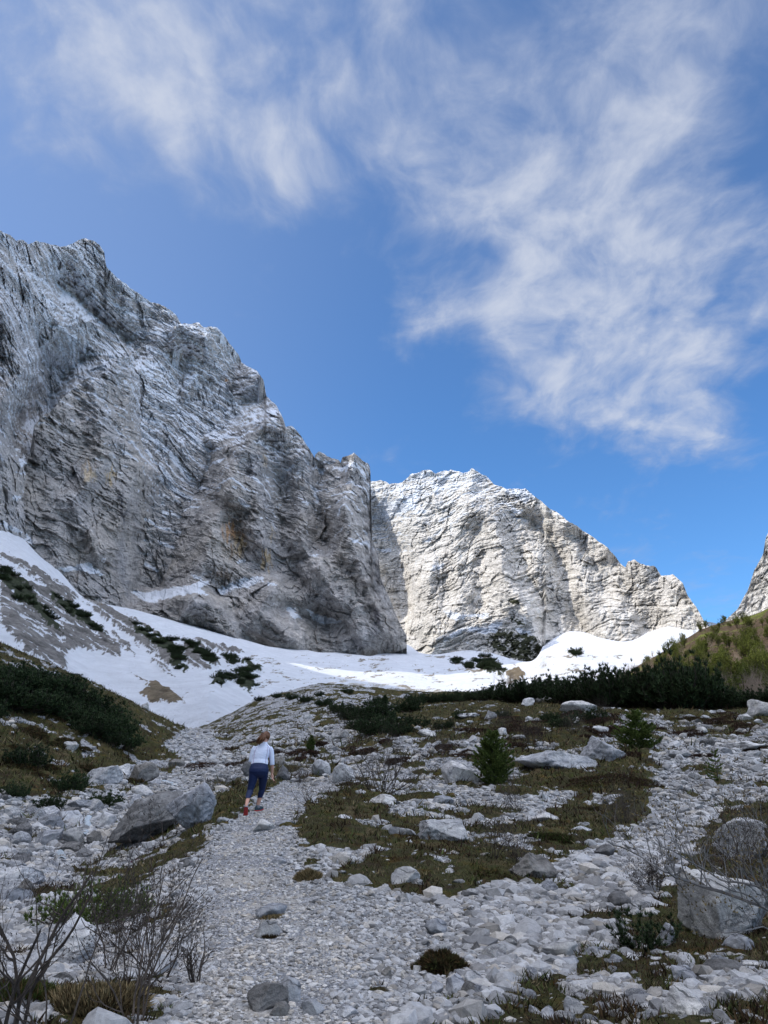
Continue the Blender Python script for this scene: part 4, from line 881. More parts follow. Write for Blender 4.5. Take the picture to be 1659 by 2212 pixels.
      (bx(Z5, 200, 515, 268, 580), 'dark boulder half hidden behind the arm of the walker', dict(mat=M_ROCKD)),
      (bx(Z5, 205, 572, 288, 670), 'dark ribbed boulder right of the hip of the walker', dict(mat=M_ROCKD)),
      (bx(Z5, 20, 540, 90, 640), 'grey boulder immediately left of the walker', dict(mat=M_ROCKD)),
      (bx(Z5, 400, 538, 530, 640), 'pale rubbly bank rock beyond the bend of the path, left one', dict(mat=M_ROCK)),
      (bx(Z5, 520, 560, 650, 675), 'pale rubbly bank rock beyond the bend of the path, right one', dict(mat=M_ROCK)),
      (bx(Z5, 565, 238, 650, 268), 'small pale rock between the dark pines at the brow', dict(mat=M_ROCKW)),
      (bx(Z5, 980, 370, 1080, 425), 'white rock on the slope under the central pines', dict(mat=M_ROCKW)),
      (bx(Z5, 1410, 350, 1470, 420), 'white rock on the brown slope above the young spruce', dict(mat=M_ROCKW)),
      (bx(Z5, 1195, 282, 1320, 320), 'flat white ledge on the slope right of the central pines', dict(mat=M_ROCKW)),
      (bx(Z5, 1340, 272, 1410, 330), 'upright pale rock on the brow left of the stony knoll', dict(mat=M_ROCK)),
      (bx(Z5, 1480, 1065, 1600, 1110), 'pale block at the top left of the brown and grey slab', dict(mat=M_ROCK))]
for b, lab, kw in H: hero(b, lab, **kw)
# ------------------------------------------------------------------ medium stones, one object each, then the countless small ones
SHAPES = [new_mesh('stone', *rock_shape(3, 900 + i, 10, .05), M_ROCK, False) for i in range(7)] + [new_mesh('stone', *rock_shape(3, 950 + i, 9, .06), M_ROCKW, False) for i in range(5)] + [new_mesh('stone', *rock_shape(3, 980 + i, 9, .06), M_ROCKD, False) for i in range(2)]
AREAS = [('stones in the left stream bed', RUBL, 56, 'grey limestone rock lying in the rubble of the left stream bed', 10, 44),
         ('stones on the left scree', SCREEL, 22, 'pale stone on the loose scree bank left of the path', 10, 26),
         ('stones in the right scree', STRIP, 75, 'pale limestone stone in the broad scree running down at right', 9, 30),
         ('stones on the heath', MEADOW, 30, 'white stone lying on the brown green heath right of the path', 9, 22),
         ('stones on the moss', MOSSR, 40, 'white stone sunk in brown moss in the bottom right corner', 14, 34),
         ('stones on the upper slope', [(560, 1640), (1000, 1560), (1659, 1540), (1659, 1600), (1200, 1640), (900, 1690), (700, 1690)], 34, 'pale rock on the rough slope below the dark pines', 10, 30),
         ('stones on the left slope', LHILL, 14, 'pale stone on the brown slope at far left', 8, 22)]
def area_points(poly, n, rng):
    a = np.array(poly); u0, v0 = np.maximum(a.min(0), [-10, 1400]); u1, v1 = np.minimum(a.max(0), [1670, 2212]); out = []
    while len(out) < n:
        u_, v_ = rng.uniform(u0, u1), rng.uniform(v0, v1)
        if inpoly(np.array([u_]), np.array([v_]), poly)[0]: out.append((u_, v_))
    return out
rg = np.random.default_rng(11)
for grp, poly, n, lab, s0, s1 in AREAS:
    for (u_, v_) in area_points(poly, n, rg):
        hr = hit(u_, v_)
        if hr is None: continue
        p, d = hr; k = d / F
        near = 1.0 if v_ < 1750 else (.9 + (v_ - 1750) / 460 * .7)
        s = (s0 + (s1 - s0) * rg.random() ** 2.2) * k * .62 * near
        o = link('stone', SHAPES[rg.integers(len(SHAPES) if grp != 'stones on the moss' else 12)])
        o.scale = (s * rg.uniform(.9, 1.3), s * rg.uniform(.8, 1.2), s * rg.uniform(.5, .85)); o.rotation_euler = (rg.uniform(-.25, .25), rg.uniform(-.25, .25), rg.uniform(0, 6.28))
        o.location = (p[0], p[1], p[2] + s * .25); tag(o, lab, 'stone', grp)
def merge(name, T, mat, pos, rot, scl, tone, smooth=False, kind='stuff', label=None):
    """many small copies of templates in one mesh; T list of (V, F)"""
    r = np.random.default_rng(5); which = r.integers(0, len(T), len(pos))
    VV, FF, CC = [], [], []; base = 0
    for i, (V, Fs) in enumerate(T):
        m = which == i; n = m.sum()
        if n == 0: continue
        a = rot[m]; ca, sa_ = np.cos(a), np.sin(a)
        S = V[None] * scl[m][:, None, :]
        tl = r.uniform(-.5, .5, n); ct, st = np.cos(tl)[:, None], np.sin(tl)[:, None]
        x, z = S[..., 0] * ct - S[..., 2] * st, S[..., 0] * st + S[..., 2] * ct; y = S[..., 1]
        X = x * ca[:, None] - y * sa_[:, None]; Y = x * sa_[:, None] + y * ca[:, None]
        W = np.stack([X, Y, z], -1) + pos[m][:, None, :]
        VV.append(W.reshape(-1, 3)); FF.append((Fs[None] + (base + np.arange(n) * len(V))[:, None, None]).reshape(-1, Fs.shape[1]))
        CC.append(np.repeat(tone[m], len(V), 0)); base += n * len(V)
    me = new_mesh(name, np.concatenate(VV), np.concatenate(FF), mat, smooth, np.concatenate(CC))
    o = link(name, me); return tag(o, label, None, None, kind)
mp = NT('pebble', .9, .15)
mp.color(mp.mix(mp.attr('col'), mp.ramp(mp.noise(25, 6, .7), [(.3, .7), (.7, 1.2)]), .9, 'MULTIPLY')); mp.bump(mp.noise(60, 5, .7), .01, .8)
def cast(n, seed, umin=-260, umax=1920, dmin=3.2, dmax=110, pw=1.0):
    r = np.random.default_rng(seed)
    u_ = r.uniform(umin, umax, n); d = np.exp(math.log(dmin) + (math.log(dmax) - math.log(dmin)) * r.random(n) ** pw)
    w_ = wdir(u_, np.full(n, 1800.)); az = np.arctan2(w_[:, 0], w_[:, 1])
    x, y = np.sin(az) * d, np.cos(az) * d; z = ground_z(x, y)
    return x, y, z, d, r
def stones_cloud():
    x, y, z, d, r = cast(330000, 3, pw=1.0)
    veg, st, fi, u, v = zones(x, y, z)
    cl = fbm(np.stack([x, y, x * 0], -1) / .8, 3)
    p = st * (1 - .86 * (veg > .45)) * (.55 + .9 * sm(cl, -.3, .3)) * np.where(fi > .9, .55, .9) * np.clip(1.35 - d / 70., .25, 1)
    k = r.random(len(x)) < p
    for hx, hy, hr_ in HC: k &= (x - hx) ** 2 + (y - hy) ** 2 > (hr_ * .85) ** 2
    x, y, z, d, fi, veg, st = x[k], y[k], z[k], d[k], fi[k], veg[k], st[k]
    n = len(x)
    s = .011 + .030 * r.random(n) ** 2.6 + (r.random(n) < .05) * .03 * r.random(n)
    s = s * np.where(fi > .9, .54, np.where(fi > .4, .80, 1.35 - .3 * (veg > .45))) * np.clip(.85 + d / 22., 1, 3.2)
    big = (r.random(n) < .06) & (fi < .1); s = np.where(big, s * 1.9, s)
    T = [rock_shape(1, 300 + i, 7, .0) for i in range(5)] + [rock_shape(2, 320 + i, 9, .02) for i in range(4)]
    T = [(V, F_) for V, F_ in T]
    tone = (.17 + .31 * r.random(n))[:, None] * np.array([1.01, 1.0, .985]) * (1 + np.array([.06, -.02, -.14]) * (r.random(n) < .35)[:, None] * r.random(n)[:, None])
    tone = tone * np.where(fi > .9, 1.22, 1.0)[:, None] * np.where((fi > .9)[:, None], np.array([1.03, 1.0, .955]), 1.0)
    scl = np.stack([s * r.uniform(.8, 1.5, n), s * r.uniform(.7, 1.1, n), s * r.uniform(.4, .85, n)], -1)
    merge('loose_stones', T, mp.m, np.stack([x, y, z + s * .18], -1), r.uniform(0, 6.28, n), scl, tone, label='countless small pale stones and gravel strewn over the ground')
    print('stones', n)
stones_cloud()
# ------------------------------------------------------------------ plants
def tubes(paths, sides=4):
    VV, FF = [], []; base = 0
    for P, R in paths:
        P = np.asarray(P, float); R = np.asarray(R, float); n = len(P)
        T = np.gradient(P, axis=0); T /= np.linalg.norm(T, axis=1)[:, None] + 1e-9
        ref = np.array([.31, .95, .12]) if abs(T[0, 1]) < .8 else np.array([1., 0, 0])
        A = np.cross(T, ref); A /= np.linalg.norm(A, axis=1)[:, None] + 1e-9; B = np.cross(T, A)
        an = np.arange(sides) * 2 * math.pi / sides
        ring = P[:, None] + R[:, None, None] * (np.cos(an)[None, :, None] * A[:, None] + np.sin(an)[None, :, None] * B[:, None])
        VV.append(ring.reshape(-1, 3))
        i = base + np.arange(n - 1)[:, None] * sides; k = np.arange(sides)[None]; k2 = (k + 1) % sides
        FF.append(np.stack([i + k, i + k2, i + k2 + sides, i + k + sides], -1).reshape(-1, 4)); base += n * sides
    return np.concatenate(VV), np.concatenate(FF)
def grow(r, p, d, length, rad_, lev, out, tips, up=.25, wig=.22, kids=(3, 5), ang=.65, shrink=.58, curve=None, kidstart=.25):
    n = max(4, int(5 + 4 * (lev > 0))); P = [np.array(p, float)]; d = np.array(d, float); d /= np.linalg.norm(d)
    for i in range(n):
        d = d + r.normal(size=3) * wig * .5 + np.array([0, 0, up * .22]); d /= np.linalg.norm(d)
        P.append(P[-1] + d * length / n)
    R = np.linspace(rad_, rad_ * .42, n + 1); out.append((P, R))
    if lev <= 0: tips.append((P[-1], d)); return
    for _ in range(int(r.integers(kids[0], kids[1] + 1))):
        t = r.uniform(kidstart, 1.0); i = min(int(t * n), n - 1)
        dd = P[i + 1] - P[i]; dd /= np.linalg.norm(dd); s = r.normal(size=3); s -= s.dot(dd) * dd; s /= np.linalg.norm(s)
        a = ang * r.uniform(.6, 1.3)
        grow(r, P[i] + (P[i + 1] - P[i]) * (t * n - i), dd * math.cos(a) + s * math.sin(a), length * shrink * r.uniform(.6, 1.15), R[i] * .62, lev - 1, out, tips, up, wig, kids, ang, shrink)
    tips.append((P[-1], d))
def mat_plain(name, c1, c2, rough=.85, sc=20, spec=.2, attr=False):
    m = NT(name, rough, spec)
    c = m.mix(c1, c2, m.ramp(m.noise(sc, 4, .7), [(.35, 0.0), (.65, 1.0)]))
    oi = m.n('ShaderNodeObjectInfo'); c = m.mix(c, m.ramp(oi.outputs['Random'], [(0, .75), (1, 1.25)]), 1.0, 'MULTIPLY')
    if attr: c = m.mix(c, m.attr('col'), 1.0, 'MULTIPLY')
    m.color(c); return m.m
M_TWIG = mat_plain('bare_twig', (.035, .028, .024), (.085, .068, .055))
M_TWIGG = mat_plain('grey_bark', (.11, .11, .11), (.20, .195, .19), sc=9)
M_TWIGB = mat_plain('birch_twig', (.22, .17, .13), (.36, .29, .22))
M_NEED = mat_plain('dwarf_pine_needle', (.016, .028, .012), (.040, .062, .022), attr=True)
M_NEEDL = mat_plain('spruce_needle', (.040, .065, .014), (.12, .16, .035), attr=True)
M_LEAF = mat_plain('budding_leaf', (.07, .09, .015), (.15, .17, .035))
M_GRASS = NT('grass_blade', .9, .1); M_GRASS.color(M_GRASS.attr('col')); M_GRASS = M_GRASS.m
def blades(P, D, L, W, r, spread=.8, n=8, tone=None):
    """n narrow triangles leaving each point P around direction D"""
    m = len(P); P = np.repeat(P, n, 0); D = np.repeat(D, n, 0)
    d = D + r.normal(size=D.shape) * spread; d /= np.linalg.norm(d, axis=1)[:, None]
    s = np.cross(d, r.normal(size=d.shape)); s /= np.linalg.norm(s, axis=1)[:, None] + 1e-9
    L_ = L * r.uniform(.6, 1.25, (m * n, 1)); W_ = W * r.uniform(.7, 1.3, (m * n, 1))
    V = np.stack([P - s * W_, P + s * W_, P + d * L_], 1).reshape(-1, 3)
    return V, np.arange(m * n * 3).reshape(-1, 3), np.repeat(r.uniform(.55, 1.5, (m * n, 1)), 3, 0) * np.ones(3)
def plant(name, label, cat, group, parts, loc, rz=0., sc=1.0):
    root = bpy.data.objects.new(name, None); COL.objects.link(root); root.location = loc; root.rotation_euler = (0, 0, rz); root.scale = (sc,) * 3 if not isinstance(sc, tuple) else sc
    tag(root, label, cat, group)
    for nm, me in parts:
        o_ = link(nm, me, root)
        if nm in ('buds', 'needles', 'leaves'): o_['kind'] = 'stuff'
    return root
def bush_mesh(seed, h=1.0, stems=8, spread=.8, lev=3, r0=.012, kids=(3, 5), up=.35, wig=.25, mat=None, lean=(0, 0), foot=.06, ang=.65):
    r = np.random.default_rng(seed); out, tips = [], []
    for i in range(stems):
        a = r.uniform(0, 6.28); s = spread * math.sqrt(r.random())
        d = (math.cos(a) * s + lean[0], math.sin(a) * s + lean[1], 1.0)
        grow(r, (math.cos(a) * foot * r.random(), math.sin(a) * foot * r.random(), -.05), d, h * r.uniform(.65, 1.05), r0 * r.uniform(.7, 1.2), lev, out, tips, up, wig, kids, ang)
    V, Fs = tubes(out, 4); return new_mesh('branches', V, Fs, mat or M_TWIG), tips
def pine_parts(seed, rad_=1.2, h=1.6, nb=46, mat=None, bl=.13, bw=.011, tufts=11, low=.15, nbm=1.3):
    nb = int(nb * nbm)
    r = np.random.default_rng(seed); out = []; TP, TD_ = [], []
    for i in range(nb):
        a = r.uniform(0, 6.28); reach = rad_ * math.sqrt(r.uniform(.02, 1)); hh = h * r.uniform(.45, 1.05) * (1 - .45 * (reach / rad_) ** 2)
        q = np.linspace(0, 1, 9); x = reach * np.sin(q * 1.45) / math.sin(1.45); z = hh * q ** 1.7 + low * q
        P = np.stack([np.cos(a) * x, np.sin(a) * x, z], -1) + np.cumsum(r.normal(size=(9, 3)) * .018 * rad_, 0)
        out.append((P, np.linspace(.018, .005, 9) * rad_))
        for j in range(tufts):
            t = r.uniform(.35, 1.0); k = min(int(t * 8), 7); p = P[k] + (P[k + 1] - P[k]) * (t * 8 - k)
            d = P[k + 1] - P[k]; d /= np.linalg.norm(d)
            TP.append(p + r.normal(size=3) * .05 * rad_); TD_.append(d + np.array([0, 0, .5]))
    V, Fs = tubes(out, 3)
    V2, F2, C2 = blades(np.array(TP), np.array(TD_), bl * 1.25, bw * 2.0, r, .75, 14)
    return [('branches', new_mesh('branches', V, Fs, M_TWIG)), ('needles', new_mesh('needles', V2, F2, mat or M_NEED, False, C2))]
def spruce_parts(seed, h=1.9, rb=.75, mat=None, whorls=13, fullness=1.0, bl=.06, bw=.006):
    r = np.random.default_rng(seed); out = []; TP, TD_ = [], []
    P = np.stack([np.cumsum(r.normal(size=9) * .008 * h), np.cumsum(r.normal(size=9) * .008 * h), np.linspace(0, h, 9)], -1)
    V0, F0 = tubes([(P, np.linspace(.03, .006, 9) * h / 1.9)], 6)
    for w_ in range(whorls):
        z = h * (.05 + .93 * (w_ / whorls) ** .95); R_ = rb * (1 - (z / h) ** 2.0) * (.75 + .25 * min(1, z / h * 4)) * r.uniform(.8, 1.15) + .05
        for k in range(int(9 * fullness)):
            a = r.uniform(0, 6.28); L_ = R_ * r.uniform(.6, 1.15); q = np.linspace(0, 1, 7)
            B = np.stack([np.cos(a) * L_ * q, np.sin(a) * L_ * q, z + r.normal() * .03 * h + L_ * (.35 * q ** 2 + .12 * q - .06)], -1)
            out.append((B, np.linspace(.008, .003, 7)))
            n = int(40 * L_ / rb) + 6
            for j in range(n):
                t = r.uniform(.15, 1.0); i = min(int(t * 6), 5); p = B[i] + (B[i + 1] - B[i]) * (t * 6 - i)
                side = np.array([-math.sin(a), math.cos(a), 0]) * r.normal() * (1 - t) * .16 * L_ * 2
                TP.append(p + side + np.array([0, 0, r.normal() * .01])); TD_.append((B[i + 1] - B[i]) / np.linalg.norm(B[i + 1] - B[i]) * .9 + side * 1.5 + np.array([0, 0, .25]))
    V, Fs = tubes(out, 3)
    V2, F2, C2 = blades(np.array(TP), np.array(TD_), bl * 1.3, bw * 1.9, r, .7, 14)
    return [('trunk', new_mesh('trunk', V0, F0, M_TWIG)), ('branches', new_mesh('branches', V, Fs, M_TWIG)), ('needles', new_mesh('needles', V2, F2, mat or M_NEEDL, False, C2))]
def at(u, v, **k):
    hr = hit(u, v, **k)
    if hr is None: return None
    p, d = hr; return p, d, d / F
# --- single conifers
def place(parts_fn, u, vb, hpx, hbase, label, cat, group=None, name=None, wide=1.0, rz=None, sink=.0):
    a_ = at(u, vb)
    if a_ is None: print('MISS', label); return
    p, d, k = a_
    s = hpx * k / hbase
    return plant(name or cat.replace(' ', '_'), label, cat, group, parts_fn, (p[0], p[1], p[2] - .03 - sink), RNG.uniform(0, 6.28) if rz is None else rz, (s * wide, s * wide, s))
sp1 = spruce_parts(1, 1.9, .80); sp2 = spruce_parts(2, 1.9, .95, whorls=11); pn1 = [pine_parts(10 + i, 1.25, 1.5) for i in range(4)]
place(sp1, 1068, 1698, 112, 1.9, 'young bright green spruce standing alone beside the craggy pale boulder', 'spruce', name='spruce_tree', wide=.95)
place(sp2, 1380, 1625, 84, 1.9, 'dark dense round conifer above the pale humped outcrop', 'conifer', name='small_conifer', wide=1.15)
place(spruce_parts(3, 1.9, .5, whorls=9), 672, 1632, 42, 1.9, 'tiny dark conifer behind the walker near the bend of the path', 'conifer', name='small_conifer')
place(spruce_parts(4, 1.9, .55, M_NEED), 832, 1532, 30, 1.9, 'single small dark conifer on the left part of the brow', 'conifer', name='small_conifer')
_sap = spruce_parts(5, 1.9, .5, whorls=7, fullness=.35, bl=.05)
place(_sap, 1552, 1692, 68, 1.9, 'thin sparse sapling standing in the gravel of the right scree', 'sapling', name='thin_sapling')
place(pine_parts(31, .9, 1.0, 16, None, .10, .008, 9), 1385, 2056, 78, 1.0, 'small bright dark green pine seedling among rocks at lower right', 'pine seedling', name='pine_seedling', wide=1.1)
place(pine_parts(32, 1.5, .7, 40, M_NEEDL, .08, .007, 12), 192, 2002, 78, .8, 'spreading green juniper behind the bare twigs in the left corner', 'juniper', name='juniper_bush', wide=.75)
place(pine_parts(33, 1.2, .6, 34, M_NEED, .09, .008, 10), 1275, 1560, 26, .7, 'low dark conifer bush on the stony knoll slope', 'conifer', name='small_conifer')
place(pine_parts(34, 1.2, .6, 34, M_NEED, .09, .008, 10), 470, 1, 1, 1, 'x', 'x') if False else None
for i, (u_, v_, h_, lab) in enumerate([(150, 1712, 40, 'dark round shrub on the left slope above the flat ledge'), (60, 1660, 44, 'dark shrub high on the left slope at the edge'), (108, 1750, 30, 'low dark shrub above the rubble near the left edge'), (228, 1745, 34, 'brown dark shrub above the little waterfall'), (30, 1725, 30, 'low dark green shrub at the left edge above the rubble')]):
    place(pn1[i % 4], u_, v_, h_, 1.5, lab, 'shrub', name='low_shrub', wide=1.2)
# --- belts of dwarf pine
BELT = [(1105, 1518, 44), (1128, 1520, 46), (1150, 1519, 52), (1172, 1517, 56), (1196, 1518, 54), (1222, 1522, 52), (1250, 1524, 64), (1276, 1526, 72), (1300, 1527, 76), (1322, 1528, 84), (1345, 1528, 80), (1368, 1530, 84), (1392, 1530, 78), (1415, 1531, 84), (1440, 1532, 92), (1462, 1533, 100), (1482, 1533, 112), (1500, 1534, 80), (1524, 1533, 52), (1548, 1533, 46), (1574, 1532, 40), (1600, 1530, 38), (1628, 1530, 36), (1655, 1530, 38), (1690, 1530, 42), (1730, 1528, 50),
        (1075, 1514, 34), (1050, 1514, 28), (1025, 1514, 22), (1000, 1516, 24), (975, 1518, 26), (950, 1519, 22), (925, 1520, 22), (900, 1522, 24)]
for i, (u_, v_, h_) in enumerate(BELT):
    place(pn1[i % 4], u_ + RNG.uniform(-5, 5), v_, h_ * .98, 1.5, 'dark dwarf pine in the belt along the brow at right', 'dwarf pine', 'dwarf pines of the right belt', 'dwarf_pine', wide=.9 if h_ > 60 else 1.3)
CEN = [(880, 1540, 34), (850, 1545, 36), (820, 1552, 40), (845, 1575, 40), (790, 1560, 42), (870, 1568, 36), (900, 1575, 30), (760, 1555, 36), (810, 1590, 42), (838, 1600, 36), (780, 1580, 34), (735, 1540, 26), (700, 1526, 22), (770, 1525, 26), (815, 1525, 24), (660, 1518, 18), (630, 1512, 16), (720, 1508, 16), (600, 1508, 14), (860, 1590, 34), (960, 1578, 24), (930, 1562, 26), (1215, 1575, 32), (1190, 1560, 22), (750, 1500, 14), (790, 1506, 15), (690, 1504, 12), (560, 1515, 12), (1000, 1556, 22), (1040, 1570, 24), (1085, 1552, 20)]
for i, (u_, v_, h_) in enumerate(CEN):
    if i % 4 == 1: continue
    h_ *= .85
    place(pn1[i % 4], u_, v_, h_ * 1.1, 1.5, 'dark dwarf pine on the slope below the brow at the centre', 'dwarf pine', 'dwarf pines at the centre', 'dwarf_pine', wide=1.35)
LFT = [(10, 1500, 46), (45, 1505, 50), (80, 1510, 50), (115, 1515, 48), (150, 1522, 46), (180, 1540, 46), (20, 1535, 44), (60, 1540, 44), (100, 1542, 40), (205, 1560, 44), (225, 1580, 46), (245, 1600, 42), (200, 1590, 40), (262, 1618, 36), (170, 1565, 34), (-20, 1520, 50), (5, 1475, 36), (50, 1475, 34), (100, 1488, 34), (140, 1495, 32), (-30, 1480, 40), (230, 1610, 30), (-50, 1555, 44), (130, 1550, 34)]
for i, (u_, v_, h_) in enumerate(LFT):
    place(pn1[(i * 3) % 4], u_, v_, h_ * 1.1, 1.5, 'dark dwarf pine in the thicket on the left slope', 'dwarf pine', 'dwarf pines on the left slope', 'dwarf_pine', wide=1.4)
r_ = np.random.default_rng(19); cnt = 0
for poly in DK:
    a_ = np.array(poly); n_ = int(np.clip((np.ptp(a_[:, 0]) * np.ptp(a_[:, 1])) / 160, 3, 16)); k_ = 0; tries = 0
    while k_ < n_ and tries < 400:
        tries += 1; u_, v_ = r_.uniform(*[a_[:, 0].min(), a_[:, 0].max()]), r_.uniform(*[a_[:, 1].min(), a_[:, 1].max()])
        if not inpoly(np.array([u_]), np.array([v_]), poly)[0]: continue
        p_ = basin_at(u_, v_); dd_ = math.hypot(p_[0], p_[1]); sc_ = r_.uniform(8, 15) * dd_ / F / 1.5; k_ += 1
        plant('dwarf_pine', 'dark dwarf pine in a patch on the snow slope', 'dwarf pine', 'dwarf pines on the slopes', pn1[cnt % 4], tuple(p_ - np.array([0, 0, .2])), r_.uniform(0, 6.28), (sc_ * 1.5, sc_ * 1.5, sc_ * .8)); cnt += 1
# --- bare bushes
def bare(u, v, hpx, label, seed, spread=.9, stems=9, lev=3, lean=(0, 0), mat=None, r0=.012, wide=1.0, kids=(3, 5), name='bare_bush', up=.35, base_h=1.0, dist=None):
    a_ = at(u, v)
    if a_ is None: print('MISS', label); return
    p, d, k = a_; h = hpx * k
    me, tips = bush_mesh(seed, 1.0, stems, spread, lev, r0 * .72 / h, kids, up, .34, mat, lean)
    r = np.random.default_rng(seed); T = np.array([t[0] for t in tips]); D_ = np.array([t[1] for t in tips])
    V, Fs, C = blades(T, D_, .018 / h, .0035 / h, r, .3, 2, None)
    me2 = new_mesh('buds', V, Fs, M_TWIG, False)
    return plant(name, label, 'bush', None, [('branches', me), ('buds', me2)], (p[0], p[1], p[2] - .02), 0, (h * wide, h * wide, h))
bare(828, 1716, 108, 'wide spreading bare bush in the centre behind the green patch', 101, 1.35, 16, 3, (.15, 0), wide=1.05, r0=.016)
bare(668, 1742, 62, 'small fan of bare twigs growing at the right edge of the path', 102, .7, 6, 2, (-.35, 0), r0=.009)
bare(300, 2235, 330, 'tall bare bush with curved dark stems in the left corner', 103, .75, 5, 3, (.22, .1), r0=.015, wide=.85, kids=(2, 4))
bare(120, 2260, 300, 'upright bare bush second from the left edge in the corner', 104, .6, 4, 3, (-.05, .1), r0=.012, wide=.8, kids=(2, 4))
bare(20, 2250, 330, 'dense bare bush cut by the left edge of the picture', 105, .7, 6, 3, (-.25, .1), r0=.020, wide=.85, kids=(2, 4))
bare(225, 2110, 240, 'slender forked bare bush in front of the green juniper', 106, .45, 4, 3, (.25, 0), r0=.012, wide=.9, kids=(2, 4))
bare(345, 2120, 170, 'brown twiggy bush between the juniper and the path', 107, 1.0, 8, 3, (.15, 0), r0=.008)
bare(425, 2125, 90, 'small dark stumpy bare bush at the left margin of the path', 108, .7, 5, 2, (-.1, 0), r0=.012)
bare(385, 2000, 48, 'low tuft of bare brown twigs on the left path margin', 109, .9, 10, 2, r0=.006)
bare(60, 1960, 80, 'thin bare twigs beside the broad flat bluish rock', 110, .7, 5, 2, r0=.006)
bare(1120, 1760, 62, 'small upright bare bush on the heath beyond the flat pale stones', 111, .6, 7, 3, r0=.008)
bare(1345, 1788, 70, 'dense dark bare shrub at the right margin of the heath', 112, 1.0, 22, 3, r0=.007)
bare(1060, 1862, 90, 'thin brown bare bush in front of the ribbed boulder', 113, .8, 8, 3, (.1, 0), r0=.007)
bare(1120, 1880, 70, 'thin bare bush on the heath left of the brown and grey slab', 114, .7, 7, 3, r0=.006)
bare(1560, 2010, 20, 'x', 115) if False else None
bare(625, 1682, 36, 'dark heathery brush on the bank right of the walker', 116, 1.4, 26, 2, r0=.006)
bare(650, 1690, 34, 'dark brush under the bank at the bend of the path', 117, 1.4, 26, 2, r0=.006)
bare(495, 1700, 46, 'grey leafless brush left of the walker', 118, 1.0, 26, 2, r0=.005, mat=M_TWIGG)
bare(460, 1712, 36, 'low grey leafless brush above the split slab', 119, 1.1, 22, 2, r0=.005, mat=M_TWIGG)
bare(735, 1600, 70, 'thin leafless shrub above the blue grey cube shaped rock', 120, .7, 8, 3, r0=.007)
bare(960, 1640, 56, 'low reddish brown twiggy bush left above the craggy boulder', 121, 1.2, 20, 3, r0=.006)
bare(1150, 1615, 56, 'sprawling brown brush on the slope behind the young spruce', 122, 1.5, 26, 3, r0=.007)
bare(1240, 1590, 44, 'brown brush on the slope under the stony knoll', 123, 1.5, 24, 3, r0=.006)
bare(1090, 1580, 44, 'brown brush below the brow in the middle right', 124, 1.5, 24, 3, r0=.006)
bare(1300, 1555, 40, 'dark red brown brush at the right foot of the stony knoll', 125, 1.6, 26, 3, r0=.006)
bare(1500, 1585, 24, 'dark low brush on the pale gravel bar at right', 126, 1.9, 30, 2, r0=.006)
bare(1600, 1990, 190, 'upright leafless bush behind the biggest boulder at the right edge', 127, .7, 8, 3, (.1, .1), r0=.010)
bare(1655, 1930, 150, 'dense leafless bush cut by the right edge above the boulder', 128, .8, 9, 3, r0=.009)
bare(1420, 1935, 60, 'brown leafy low bush beside the top of the biggest boulder', 129, .9, 14, 3, r0=.005)
bare(275, 2150, 150, 'tangle of thin brown twigs under the tall corner bush', 130, 1.3, 10, 3, r0=.006)
bare(540, 1512, 40, 'grey leafless shrub on the snow behind the left gully', 131, .9, 10, 3, r0=.02, mat=M_TWIGG)
# arching branch reaching in from the right edge: a bush rooted outside the frame
def arch_bush():
    D0 = 6.2
    def w3(u, v, d):
        q = wdir(u, v); return CAM + q / math.hypot(q[0], q[1]) * d
    out, tips = [], []; r = np.random.default_rng(77)
    main = [([(1960, 2110), (1780, 2010), (1659, 1955), (1560, 1920), (1500, 1900), (1440, 1880), (1380, 1845), (1320, 1818)], D0, .017),
            ([(1780, 2010), (1700, 1935), (1640, 1922), (1560, 1912), (1500, 1880), (1455, 1850), (1410, 1830)], D0 - .1, .010), ([(1790, 2015), (1740, 1960), (1700, 1880), (1650, 1800), (1600, 1770)], D0 + .3, .010),
            ([(1780, 2080), (1659, 1995), (1600, 2008), (1550, 2012), (1500, 2000)], D0 - .3, .005)]
    for pl, d, r0 in main:
        q = np.array(pl, float); t = np.linspace(0, len(q) - 1, len(q) * 4); uu = np.interp(t, range(len(q)), q[:, 0]); vv = np.interp(t, range(len(q)), q[:, 1])
        P = np.array([w3(a, b, d + .12 * math.sin(i * .5)) for i, (a, b) in enumerate(zip(uu, vv))]) + np.cumsum(r.normal(size=(len(t), 3)) * .004, 0)
        R = np.linspace(r0, r0 * .25, len(t)); out.append((P, R))
        for i in range(4, len(t) - 1):
            if r.random() < .75:
                dd = P[i + 1] - P[i]; dd /= np.linalg.norm(dd); s = r.normal(size=3) * .5 + np.array([0, 0, 1.0])
                grow(r, P[i], dd * .6 + s * .7, r.uniform(.12, .42), R[i] * .55, 2, out, tips, .35, .3, (2, 4), .7)
    # its foot
    p0 = out[0][0][0]; g = float(ground_z(np.array([p0[0] + .5]), np.array([p0[1]]))[0])
    out.append((np.array([[p0[0] + .5, p0[1], g - .1], [p0[0] + .25, p0[1], (g + p0[2]) / 2], p0]), np.array([.03, .024, .018])))
    V, Fs = tubes(out, 5); root = p0 + np.array([.5, 0, 0]); root[2] = g
    T = np.array([t_[0] for t_ in tips]); D_ = np.array([t_[1] for t_ in tips])
    V2, F2, C2 = blades(T, D_, .022, .005, r, .4, 2)
    plant('arching_bush', 'long arching grey branch with budding twigs reaching in from the right edge', 'bush', None,
          [('branches', new_mesh('branches', V - root, Fs, M_TWIGG)), ('buds', new_mesh('buds', V2 - root, F2, mat_plain('bud', (.09, .07, .03), (.16, .12, .05))))], tuple(root))
arch_bush()
